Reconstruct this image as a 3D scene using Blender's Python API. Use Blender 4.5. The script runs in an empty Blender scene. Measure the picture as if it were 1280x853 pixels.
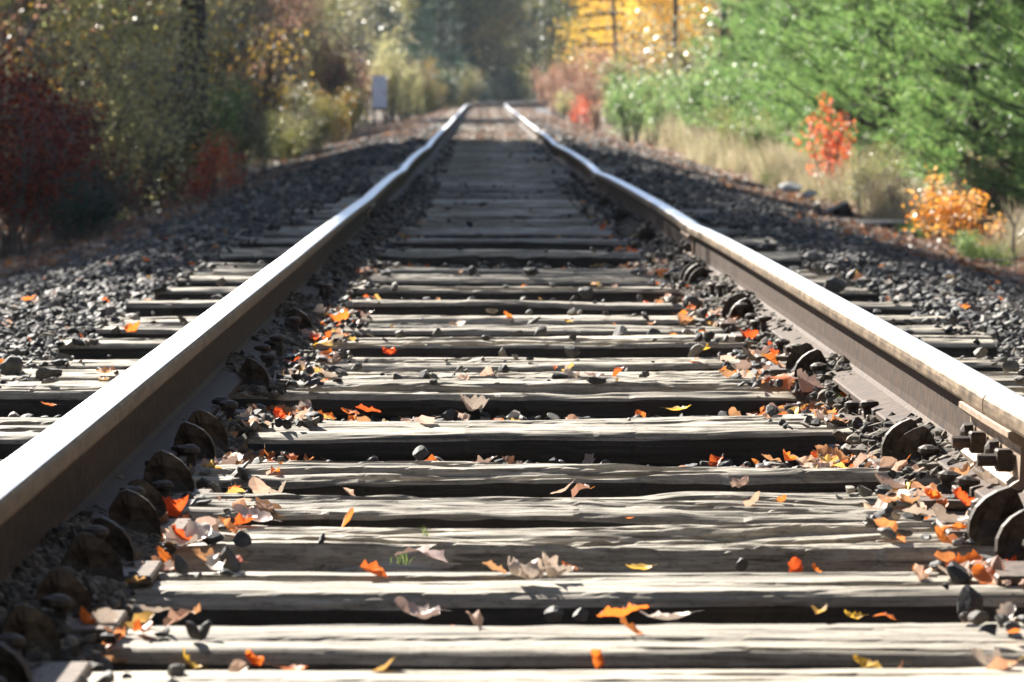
import bpy, math, random
import numpy as np
from mathutils import Vector, Matrix
R = math.radians
S = bpy.context.scene
col = S.collection

# ------------------------------------------------------------------ camera
CX, CZ, F = -0.127, 0.66, 4800.0        # camera 0.5 m above the railhead, 135 mm lens
cam = bpy.data.cameras.new('camera')
cam.sensor_width = 36; cam.lens = 135
cam.clip_start = 0.1; cam.clip_end = 3000
cam.dof.use_dof = True; cam.dof.focus_distance = 7.6; cam.dof.aperture_fstop = 11.5
camo = bpy.data.objects.new('camera', cam); col.objects.link(camo)
camo.location = (CX, 0, CZ)
camo.rotation_euler = (R(90 - 3.50), 0, R(-0.44))
S.camera = camo

# ------------------------------------------------------------------ light
SUN_EL, SUN_AZ = 36.0, -32.0            # azimuth from +Y, negative = left
w = bpy.data.worlds.new('World'); S.world = w; w.use_nodes = True
nt = w.node_tree; bg = nt.nodes['Background']
sky = nt.nodes.new('ShaderNodeTexSky'); sky.sky_type = 'NISHITA'; sky.sun_disc = False
sky.sun_elevation = R(SUN_EL); sky.sun_rotation = R(SUN_AZ); sky.air_density = 0.75; sky.dust_density = 0.4; sky.ozone_density = 1.5
nt.links.new(sky.outputs[0], bg.inputs[0]); bg.inputs[1].default_value = 0.05
sd = Vector((math.sin(R(SUN_AZ)) * math.cos(R(SUN_EL)), math.cos(R(SUN_AZ)) * math.cos(R(SUN_EL)), math.sin(R(SUN_EL))))
sun = bpy.data.lights.new('sun', 'SUN'); sun.energy = 5.0; sun.angle = R(0.53); sun.color = (1, 0.95, 0.86)
suno = bpy.data.objects.new('sun', sun); col.objects.link(suno)
suno.rotation_euler = sd.to_track_quat('Z', 'Y').to_euler(); suno.location = (-20, 30, 30)
S.view_settings.view_transform = 'Standard'; S.view_settings.look = 'None'
S.view_settings.gamma = 1; S.view_settings.exposure = 2.1
S.render.engine = 'CYCLES'
S.cycles.max_bounces = 6; S.cycles.transmission_bounces = 3; S.cycles.diffuse_bounces = 2
S.cycles.transparent_max_bounces = 4

# ------------------------------------------------------------------ helpers
def link(o): col.objects.link(o); return o
def tag(o, label=None, cat=None, group=None, kind=None):
    if label: o['label'] = label
    if cat: o['category'] = cat
    if group: o['group'] = group
    if kind: o['kind'] = kind
    return o
def empty(name, loc=(0, 0, 0)):
    o = bpy.data.objects.new(name, None); o.location = loc; return link(o)
def mesh_np(name, V, Fc, mats=(), mi=None, smooth=False):
    """V (n,3) array, Fc (m,k) int array."""
    me = bpy.data.meshes.new(name)
    V = np.asarray(V, np.float32); Fc = np.asarray(Fc, np.int32)
    me.vertices.add(len(V)); me.vertices.foreach_set('co', V.ravel())
    k = Fc.shape[1]
    me.loops.add(Fc.size); me.loops.foreach_set('vertex_index', Fc.ravel())
    me.polygons.add(len(Fc))
    me.polygons.foreach_set('loop_start', np.arange(0, Fc.size, k, dtype=np.int32))
    for m in mats: me.materials.append(m)
    if mi is not None: me.polygons.foreach_set('material_index', np.asarray(mi, np.int32))
    me.polygons.foreach_set('use_smooth', np.full(len(Fc), smooth))
    me.update(calc_edges=True)
    return me
def mesh_py(name, V, Fc, mats=(), mi=None, smooth=False):
    me = bpy.data.meshes.new(name); me.from_pydata([tuple(v) for v in V], [], [tuple(f) for f in Fc])
    for m in mats: me.materials.append(m)
    for i, p in enumerate(me.polygons):
        if mi is not None: p.material_index = mi[i]
        p.use_smooth = smooth
    me.update(); return me
def obj(name, me, parent=None, loc=(0, 0, 0), rot=(0, 0, 0), sc=None):
    o = bpy.data.objects.new(name, me); o.location = loc; o.rotation_euler = rot
    if sc: o.scale = (sc, sc, sc) if isinstance(sc, (int, float)) else sc
    if parent: o.parent = parent
    return link(o)
def P(px, py, z=0.0):
    y = (CZ - z) * F / (py - 133.0)
    return Vector((CX + (px - 603.0) / F * y, y, z))
class Acc:
    def __init__(s): s.V = []; s.F = []; s.M = []
    def add(s, V, Fc, m=0):
        b = len(s.V); s.V += [tuple(v) for v in V]
        for f in Fc: s.F.append(tuple(b + i for i in f)); s.M.append(m)
    def box(s, c, d, rot=0.0, m=0, bev=0.0):
        cx, cy, cz = c; dx, dy, dz = d[0] / 2, d[1] / 2, d[2] / 2
        if bev <= 0:
            pts = [(-dx, -dy, -dz), (dx, -dy, -dz), (dx, dy, -dz), (-dx, dy, -dz), (-dx, -dy, dz), (dx, -dy, dz), (dx, dy, dz), (-dx, dy, dz)]
            fs = [(0, 3, 2, 1), (4, 5, 6, 7), (0, 1, 5, 4), (1, 2, 6, 5), (2, 3, 7, 6), (3, 0, 4, 7)]
        else:
            pts = []
            for z, i in ((-dz, bev), (-dz + bev, 0), (dz - bev, 0), (dz, bev)):
                pts += [(-dx + i, -dy + i, z), (dx - i, -dy + i, z), (dx - i, dy - i, z), (-dx + i, dy - i, z)]
            fs = [(0, 3, 2, 1), (12, 13, 14, 15)]
            for k in range(3):
                for j in range(4): a = k * 4 + j; b = k * 4 + (j + 1) % 4; fs.append((a, b, b + 4, a + 4))
        c_, s_ = math.cos(rot), math.sin(rot)
        s.add([(cx + x * c_ - y * s_, cy + x * s_ + y * c_, cz + z) for x, y, z in pts], fs, m)
    def tube(s, pts, rs, n=6, m=0):
        b = len(s.V); pts = [Vector(p) for p in pts]
        for i, p in enumerate(pts):
            t = (pts[min(i + 1, len(pts) - 1)] - pts[max(i - 1, 0)]).normalized()
            u = t.cross(Vector((0, 1, 0.01)))
            if u.length < 1e-3: u = t.cross(Vector((1, 0, 0)))
            u.normalize(); v = t.cross(u)
            for k in range(n):
                a = 2 * math.pi * k / n
                s.V.append(tuple(p + (u * math.cos(a) + v * math.sin(a)) * rs[i]))
        for i in range(len(pts) - 1):
            for k in range(n):
                k2 = (k + 1) % n
                s.F.append((b + i * n + k, b + i * n + k2, b + (i + 1) * n + k2, b + (i + 1) * n + k)); s.M.append(m)
        s.F.append(tuple(b + k for k in range(n))[::-1]); s.M.append(m)
        s.F.append(tuple(b + (len(pts) - 1) * n + k for k in range(n))); s.M.append(m)
    def mesh(s, name, mats, smooth=False): return mesh_py(name, s.V, s.F, mats, s.M, smooth)

def noise1(x, seed, freq=1.0):
    r = np.random.RandomState(seed).rand(4096) * 2 - 1
    x = np.asarray(x, float) * freq + 1000.3; i = np.floor(x).astype(int); f = x - i; f = f * f * (3 - 2 * f)
    return r[i % 4096] * (1 - f) + r[(i + 1) % 4096] * f
def noise2(x, y, seed, fx=1.0, fy=1.0):
    r = np.random.RandomState(seed).rand(256, 256) * 2 - 1
    x = np.asarray(x, float) * fx + 500.3; y = np.asarray(y, float) * fy + 500.7
    i = np.floor(x).astype(int); j = np.floor(y).astype(int); u = x - i; v = y - j
    u = u * u * (3 - 2 * u); v = v * v * (3 - 2 * v); i %= 256; j %= 256; i2 = (i + 1) % 256; j2 = (j + 1) % 256
    return (r[i, j] * (1 - u) + r[i2, j] * u) * (1 - v) + (r[i, j2] * (1 - u) + r[i2, j2] * u) * v

# ------------------------------------------------------------------ materials
def new_mat(name):
    m = bpy.data.materials.new(name); m.use_nodes = True
    n = m.node_tree.nodes; l = m.node_tree.links
    return m, n, l, n['Principled BSDF'], n['Material Output']
def ramp(n, stops, interp='LINEAR'):
    r = n.new('ShaderNodeValToRGB'); r.color_ramp.interpolation = interp
    e = r.color_ramp.elements
    while len(e) < len(stops): e.new(0.5)
    for i, (p, c) in enumerate(stops): e[i].position = p; e[i].color = (*c, 1)
    return r
def coords(n, l, scale=(1, 1, 1), kind='Object'):
    t = n.new('ShaderNodeTexCoord'); mp = n.new('ShaderNodeMapping'); mp.inputs['Scale'].default_value = scale
    l.new(t.outputs[kind], mp.inputs[0]); return mp
def noise(n, l, vec, scale, detail=6, rough=0.6):
    t = n.new('ShaderNodeTexNoise'); t.inputs['Scale'].default_value = scale; t.inputs['Detail'].default_value = detail
    t.inputs['Roughness'].default_value = rough; l.new(vec.outputs[0], t.inputs['Vector']); return t
def bump(n, l, src, b, strength=0.5, dist=0.01):
    bp = n.new('ShaderNodeBump'); bp.inputs['Strength'].default_value = strength; bp.inputs['Distance'].default_value = dist
    l.new(src, bp.inputs['Height']); l.new(bp.outputs[0], b.inputs['Normal']); return bp

def wood_mat(name, light, dark, streak=0.8):
    m, n, l, b, o = new_mat(name)
    v = coords(n, l, (1.2, 14, 14)); a = noise(n, l, v, 3.5, 9, 0.68)
    v2 = coords(n, l, (3, 60, 60)); a2 = noise(n, l, v2, 2.5, 6, 0.7)
    r1 = ramp(n, [(0.34, dark), (0.52, tuple((x + y) / 2 for x, y in zip(light, dark))), (0.66, light)])
    l.new(a.outputs[0], r1.inputs[0])
    v3 = coords(n, l, (0.55, 26, 26)); a3 = noise(n, l, v3, 2.2, 4, 0.55)
    r3 = ramp(n, [(0.36, (0.08, 0.07, 0.06)), (0.41, (0.5, 0.46, 0.42)), (0.46, (1, 1, 1))]); l.new(a3.outputs[0], r3.inputs[0])
    r2 = ramp(n, [(0.33, (0.45, 0.42, 0.38)), (0.55, (1, 1, 1))]); l.new(a2.outputs[0], r2.inputs[0])
    m3 = n.new('ShaderNodeMix'); m3.data_type = 'RGBA'; m3.blend_type = 'MULTIPLY'; m3.inputs[0].default_value = 0.9
    l.new(r2.outputs[0], m3.inputs[6]); l.new(r3.outputs[0], m3.inputs[7])
    mx = n.new('ShaderNodeMix'); mx.data_type = 'RGBA'; mx.blend_type = 'MULTIPLY'; mx.inputs[0].default_value = streak
    l.new(r1.outputs[0], mx.inputs[6]); l.new(m3.outputs[2], mx.inputs[7])
    v4 = coords(n, l, (1, 2.2, 2.2)); a4 = noise(n, l, v4, 55, 5, 0.75)
    r4 = ramp(n, [(0.36, (0.3, 0.28, 0.25)), (0.46, (0.85, 0.84, 0.82)), (0.6, (1, 1, 1))]); l.new(a4.outputs[0], r4.inputs[0])
    v5 = coords(n, l, (1, 3, 3)); a5 = noise(n, l, v5, 2.1, 3, 0.5)
    r5 = ramp(n, [(0.38, (0.62, 0.61, 0.6)), (0.58, (1, 1, 1))]); l.new(a5.outputs[0], r5.inputs[0])
    for rr_ in (r4, r5):
        mq = n.new('ShaderNodeMix'); mq.data_type = 'RGBA'; mq.blend_type = 'MULTIPLY'; mq.inputs[0].default_value = 0.62
        l.new(mx.outputs[2], mq.inputs[6]); l.new(rr_.outputs[0], mq.inputs[7]); mx = mq
    oi = n.new('ShaderNodeObjectInfo'); hv = n.new('ShaderNodeHueSaturation')
    mr = n.new('ShaderNodeMapRange'); mr.inputs[3].default_value = 0.62; mr.inputs[4].default_value = 1.15
    l.new(oi.outputs['Random'], mr.inputs[0]); l.new(mr.outputs[0], hv.inputs['Value']); l.new(mx.outputs[2], hv.inputs['Color'])
    l.new(hv.outputs[0], b.inputs['Base Color']); b.inputs['Roughness'].default_value = 0.72
    b.inputs['Specular IOR Level'].default_value = 0.35
    ad = n.new('ShaderNodeMath'); l.new(a3.outputs[0], ad.inputs[0]); l.new(a2.outputs[0], ad.inputs[1])
    bump(n, l, ad.outputs[0], b, 0.45, 0.0022); return m
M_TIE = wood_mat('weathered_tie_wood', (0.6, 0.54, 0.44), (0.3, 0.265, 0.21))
M_TIE_SHADE = wood_mat('tie_side_shade_wood', (0.075, 0.064, 0.052), (0.032, 0.027, 0.022))  # backlit shade of the tie sides, put into a near-black wood colour
M_OLD = wood_mat('old_board', (0.36, 0.34, 0.29), (0.16, 0.14, 0.12))
M_POLE = wood_mat('pole_wood', (0.1, 0.085, 0.07), (0.05, 0.04, 0.035))

def metal_mat(name, c1, c2, rough, metallic, scale=30, bstr=0.2, r2=None, stretch=(1, 1, 1)):
    m, n, l, b, o = new_mat(name)
    v = coords(n, l, stretch); a = noise(n, l, v, scale, 6, 0.65)
    r = ramp(n, [(0.35, c1), (0.65, c2)]); l.new(a.outputs[0], r.inputs[0]); l.new(r.outputs[0], b.inputs['Base Color'])
    b.inputs['Metallic'].default_value = metallic
    mr = n.new('ShaderNodeMapRange'); mr.inputs[1].default_value = 0.3; mr.inputs[2].default_value = 0.7
    mr.inputs[3].default_value = rough; mr.inputs[4].default_value = r2 or rough
    l.new(a.outputs[0], mr.inputs[0]); l.new(mr.outputs[0], b.inputs['Roughness'])
    if bstr: bump(n, l, a.outputs[0], b, bstr, 0.002)
    if metallic < .5: b.inputs['Specular IOR Level'].default_value = 0.25
    return m
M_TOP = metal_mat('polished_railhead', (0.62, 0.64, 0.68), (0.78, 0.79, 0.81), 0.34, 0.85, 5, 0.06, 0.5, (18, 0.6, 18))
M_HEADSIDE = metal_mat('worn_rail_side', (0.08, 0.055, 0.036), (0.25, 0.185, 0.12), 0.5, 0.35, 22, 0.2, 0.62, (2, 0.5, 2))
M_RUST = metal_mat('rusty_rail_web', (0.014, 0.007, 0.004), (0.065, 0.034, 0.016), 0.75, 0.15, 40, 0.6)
M_IRON = metal_mat('dark_rusty_iron', (0.022, 0.017, 0.014), (0.075, 0.055, 0.04), 0.6, 0.2, 60, 0.5)
M_PLATE = metal_mat('rusty_plate', (0.05, 0.037, 0.027), (0.14, 0.1, 0.072), 0.6, 0.2, 50, 0.5)
M_BAR = metal_mat('joint_bar_rust', (0.2, 0.145, 0.1), (0.36, 0.27, 0.2), 0.6, 0.2, 30, 0.4)
M_GREY = metal_mat('grey_painted_metal', (0.78, 0.79, 0.86), (0.84, 0.85, 0.9), 0.55, 0.0, 8, 0.05)

def island_mat(name, stops, rough=0.6, trans=0.0, spec=0.4, noise_scale=0, objvar=0.0):
    m, n, l, b, o = new_mat(name)
    g = n.new('ShaderNodeNewGeometry'); r = ramp(n, stops); l.new(g.outputs['Random Per Island'], r.inputs[0])
    out = r.outputs[0]
    if noise_scale:
        v = coords(n, l); a = noise(n, l, v, noise_scale, 4)
        rr = ramp(n, [(0.3, (0.55, 0.55, 0.55)), (0.7, (1.25, 1.25, 1.25))]); l.new(a.outputs[0], rr.inputs[0])
        mx = n.new('ShaderNodeMix'); mx.data_type = 'RGBA'; mx.blend_type = 'MULTIPLY'; mx.inputs[0].default_value = 1
        l.new(out, mx.inputs[6]); l.new(rr.outputs[0], mx.inputs[7]); out = mx.outputs[2]
        bump(n, l, a.outputs[0], b, 0.4, 0.003)
    l.new(out, b.inputs['Base Color']); b.inputs['Roughness'].default_value = rough; b.inputs['Specular IOR Level'].default_value = spec
    if trans:
        t = n.new('ShaderNodeBsdfTranslucent'); l.new(out, t.inputs[0])
        ms = n.new('ShaderNodeMixShader'); ms.inputs[0].default_value = trans
        l.new(b.outputs[0], ms.inputs[1]); l.new(t.outputs[0], ms.inputs[2]); l.new(ms.outputs[0], o.inputs[0])
    return m
M_STONE = island_mat('ballast_rock', [(0, (0.026, 0.025, 0.026)), (0.5, (0.062, 0.059, 0.057)), (0.85, (0.13, 0.115, 0.097)), (1, (0.33, 0.28, 0.22))], 0.68, 0, 0.3, 60)
M_PALE_STONE = island_mat('pale_rock', [(0, (0.5, 0.48, 0.44)), (1, (0.65, 0.62, 0.58))], 0.7, 0, 0.3, 20)
M_LITTER = island_mat('dry_leaf_litter', [(0, (0.55, 0.1, 0.02)), (0.22, (0.62, 0.2, 0.04)), (0.4, (0.42, 0.26, 0.17)), (0.62, (0.5, 0.36, 0.29)), (0.8, (0.26, 0.12, 0.07)), (1, (0.62, 0.4, 0.1))], 0.5, 0.42, 0.4)
M_LITTER_BROWN = island_mat('brown_leaf_litter', [(0, (0.26, 0.11, 0.06)), (0.3, (0.3, 0.2, 0.14)), (0.65, (0.44, 0.33, 0.26)), (0.85, (0.16, 0.09, 0.06)), (1, (0.5, 0.2, 0.06))], 0.5, 0.25, 0.4)
def leafmat(name, c, trans=0.45, rough=0.45):
    m, n, l, b, o = new_mat(name)
    v = coords(n, l); a = noise(n, l, v, 40, 5)
    r = ramp(n, [(0.3, tuple(x * 0.6 for x in c)), (0.65, c)]); l.new(a.outputs[0], r.inputs[0])
    l.new(r.outputs[0], b.inputs['Base Color']); b.inputs['Roughness'].default_value = rough
    t = n.new('ShaderNodeBsdfTranslucent'); l.new(r.outputs[0], t.inputs[0])
    ms = n.new('ShaderNodeMixShader'); ms.inputs[0].default_value = trans
    l.new(b.outputs[0], ms.inputs[1]); l.new(t.outputs[0], ms.inputs[2]); l.new(ms.outputs[0], o.inputs[0])
    bump(n, l, a.outputs[0], b, 0.3, 0.002)
    return m
ML = {'orange': leafmat('orange_leaf', (0.8, 0.2, 0.03), 0.5), 'red': leafmat('red_orange_leaf', (0.7, 0.1, 0.02), 0.5),
      'yellow': leafmat('yellow_leaf', (0.85, 0.5, 0.06), 0.45), 'tan': leafmat('tan_leaf', (0.58, 0.3, 0.14), 0.3, 0.4),
      'pink': leafmat('pinkish_pale_leaf', (0.5, 0.35, 0.29), 0.15, 0.38), 'pale': leafmat('pale_leaf', (0.74, 0.6, 0.49), 0.15, 0.33),
      'brown': leafmat('dark_brown_leaf', (0.24, 0.11, 0.06), 0.3)}
def fol(name, cs, trans=0.4, rough=0.36):
    trans = min(.55, trans + .1)
    k = len(cs); return island_mat(name, [(i / max(1, k - 1), c) for i, c in enumerate(cs)], rough, trans, 0.45)
MF = {
 'pine': fol('pine_needles', [(0.03, 0.08, 0.03), (0.09, 0.2, 0.05), (0.2, 0.34, 0.08), (0.4, 0.5, 0.2)], 0.45, 0.4),
 'green': fol('green_leaves', [(0.08, 0.16, 0.05), (0.15, 0.27, 0.08), (0.24, 0.36, 0.12), (0.38, 0.42, 0.18)], 0.45),
 'olive': fol('olive_leaves', [(0.1, 0.12, 0.04), (0.18, 0.2, 0.06), (0.3, 0.3, 0.1), (0.45, 0.4, 0.12)], 0.45),
 'darkgreen': fol('dark_green_leaves', [(0.012, 0.035, 0.022), (0.02, 0.06, 0.035), (0.03, 0.08, 0.045)], 0.2),
 'darkred': fol('dark_red_leaves', [(0.045, 0.009, 0.008), (0.09, 0.013, 0.01), (0.24, 0.027, 0.014), (0.42, 0.09, 0.03)], 0.35),
 'red': fol('bright_red_leaves', [(0.35, 0.03, 0.012), (0.75, 0.08, 0.025), (0.85, 0.2, 0.06), (0.75, 0.33, 0.25)], 0.45),
 'orange': fol('orange_leaves', [(0.5, 0.13, 0.02), (0.75, 0.3, 0.04), (0.8, 0.45, 0.08), (0.6, 0.4, 0.25)], 0.5),
 'yellow': fol('yellow_leaves', [(0.7, 0.4, 0.04), (0.85, 0.55, 0.05), (0.85, 0.6, 0.1), (0.75, 0.33, 0.04)], 0.55, 0.6),
 'russet': fol('russet_leaves', [(0.14, 0.08, 0.05), (0.28, 0.15, 0.1), (0.5, 0.33, 0.24), (0.4, 0.13, 0.05)], 0.4),
 'greybrown': fol('grey_brown_leaves', [(0.08, 0.075, 0.055), (0.17, 0.16, 0.11), (0.3, 0.29, 0.19), (0.5, 0.42, 0.16)], 0.35),
 'mixed': fol('mixed_autumn_leaves', [(0.07, 0.09, 0.04), (0.14, 0.13, 0.07), (0.2, 0.18, 0.08), (0.5, 0.36, 0.05), (0.45, 0.15, 0.04)], 0.4),
 'cream': fol('cream_leaves', [(0.3, 0.28, 0.12), (0.5, 0.45, 0.2), (0.6, 0.55, 0.3), (0.35, 0.38, 0.15)], 0.45),
 'grass': fol('dry_grass', [(0.2, 0.16, 0.1), (0.38, 0.31, 0.2), (0.52, 0.44, 0.3), (0.22, 0.26, 0.1)], 0.35),
 'greengrass': fol('green_grass', [(0.06, 0.1, 0.03), (0.12, 0.17, 0.05), (0.2, 0.24, 0.08)], 0.4),
}
def bark(name, c):
    m, n, l, b, o = new_mat(name); v = coords(n, l, (1, 1, 0.25)); a = noise(n, l, v, 14, 8)
    r = ramp(n, [(0.35, tuple(x * 0.45 for x in c)), (0.65, c)]); l.new(a.outputs[0], r.inputs[0]); l.new(r.outputs[0], b.inputs['Base Color'])
    b.inputs['Roughness'].default_value = 0.9; bump(n, l, a.outputs[0], b, 0.8, 0.02); return m
M_BARK = bark('bark', (0.075, 0.06, 0.05)); M_TWIG = bark('grey_twigs', (0.22, 0.19, 0.17))
def ground_mat(name, stops, s1, s2, bs=0.6, bd=0.03):
    m, n, l, b, o = new_mat(name); v = coords(n, l, kind='Object'); a = noise(n, l, v, s1, 8, 0.7); c = n.new('ShaderNodeTexVoronoi')
    c.inputs['Scale'].default_value = s2; l.new(v.outputs[0], c.inputs['Vector'])
    mx = n.new('ShaderNodeMix'); mx.data_type = 'FLOAT'; mx.inputs[0].default_value = 0.5
    sp = n.new('ShaderNodeSeparateColor'); l.new(c.outputs['Color'], sp.inputs[0])
    l.new(a.outputs[0], mx.inputs[2]); l.new(sp.outputs[0], mx.inputs[3])
    r = ramp(n, stops); l.new(mx.outputs[0], r.inputs[0]); l.new(r.outputs[0], b.inputs['Base Color'])
    b.inputs['Roughness'].default_value = 0.85; bump(n, l, c.outputs['Distance'], b, bs, bd); return m
M_BED = ground_mat('ballast_bed', [(0.2, (0.02, 0.02, 0.022)), (0.5, (0.05, 0.05, 0.055)), (0.75, (0.1, 0.1, 0.1)), (0.95, (0.28, 0.2, 0.15))], 3, 22)
M_GROUND = ground_mat('leafy_forest_floor', [(0.2, (0.03, 0.022, 0.014)), (0.5, (0.08, 0.056, 0.034)), (0.75, (0.13, 0.09, 0.055)), (0.95, (0.22, 0.12, 0.06))], 1.2, 14)

# ------------------------------------------------------------------ track geometry
ZY = [(-50, 0), (16, 0), (25, 0.01), (43, 0.045), (70, 0.15), (110, 0.34), (153, 0.56), (200, 0.80), (260, 0.98), (900, 1.0)]
def zt(y): return np.interp(y, [a for a, _ in ZY], [b for _, b in ZY])
def xc(y): y = np.asarray(y, float); return np.where(y > 148, np.maximum(y - 148, 0) ** 2 / 560.0, 0)
DIP = {1: [(6.47, 0.004, 1.2), (16.3, 0.022, 1.6), (28.6, 0.026, 2.2), (46, 0.03, 3.0), (62, 0.02, 3)], -1: [(12.5, 0.003, 2), (20.5, 0.010, 2.2), (29.5, 0.022, 2.2), (44, 0.022, 3), (60, 0.015, 3)]}
def dip(y, s):
    y = np.asarray(y, float); d = 0
    for c, a, w_ in DIP[s]: d = d - a * np.exp(-np.abs(y - c) / w_)
    return d
def lat(y, s):
    y = np.asarray(y, float); return 0.008 * noise1(y, 5 + s, 0.13) * np.clip((y - 8) / 12, 0, 1) + (0.02 * np.exp(-np.abs(y - 16.3) / 3) - 0.02 * np.exp(-np.abs(y - 28.6) / 3) if s > 0 else 0.015 * np.exp(-np.abs(y - 29.5) / 3))
def formation(u):
    a = np.abs(u)
    return np.interp(a, [0, 0.5, 0.72, 0.9, 1.36, 1.8, 2.3, 3.1, 3.6, 6], [-0.088, -0.083, -0.06, -0.085, -0.085, -0.10, -0.22, -0.42, -0.48, -0.55])
def gz(x, y):      # ballast / soil height
    x = np.asarray(x, float); y = np.asarray(y, float); u = x - xc(y); a = np.abs(u)
    z = zt(y) + formation(u) + np.where(a > 3, 0.08 * noise2(x, y, 3, 0.3, 0.3) * np.clip(a - 3, 0, 1), 0)
    z = z + np.where(u < -7, (-u - 7) * 0.10, 0) + np.where(u > 9, (u - 9) * 0.12, 0)
    z = np.minimum(z, zt(y) + 16) + np.where(y > 300, (y - 300) * 0.13, 0)
    return z

# terrain sheet
xs = np.concatenate([-np.geomspace(6.5, 420, 34)[::-1], np.linspace(-6, 6, 49), np.geomspace(6.5, 420, 34)])
ys = np.concatenate([np.linspace(-60, 0, 8), np.linspace(1, 80, 120), np.geomspace(82, 1200, 70)])
X, Y = np.meshgrid(xs, ys); U = X - xc(np.minimum(Y, 260)); Z = gz(X, Y)
Z = np.where(np.abs(X - xc(Y)) < 3.0, Z - 0.12, Z)
nx_, ny_ = len(xs), len(ys)
def gridfaces(nr, nc):
    i = np.arange(nr - 1)[:, None] * nc + np.arange(nc - 1)[None]; i = i.ravel()
    return np.stack([i, i + 1, i + nc + 1, i + nc], 1)
tag(obj('terrain', mesh_np('terrain', np.stack([X, Y, Z], 2).reshape(-1, 3), gridfaces(ny_, nx_), [M_GROUND], smooth=True)), kind='structure')
# ballast bed
us = np.linspace(-3.3, 3.3, 90); yb = np.concatenate([np.linspace(-20, 3, 20), np.linspace(3.1, 40, 420), np.linspace(40.3, 270, 300)])
Ub, Yb = np.meshgrid(us, yb); Zb = zt(Yb) + formation(Ub) - 0.02 + 0.012 * noise2(Ub, Yb, 8, 7, 7) + 0.01 * noise2(Ub, Yb, 9, 16, 16)
Zb = Zb - np.where(np.abs(Ub) > 3.2, 0.2, 0)
tag(obj('ballast_bed', mesh_np('ballast_bed', np.stack([Ub + xc(Yb), Yb, Zb], 2).reshape(-1, 3), gridfaces(len(yb), 90), [M_BED], smooth=True)), kind='structure')

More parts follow.
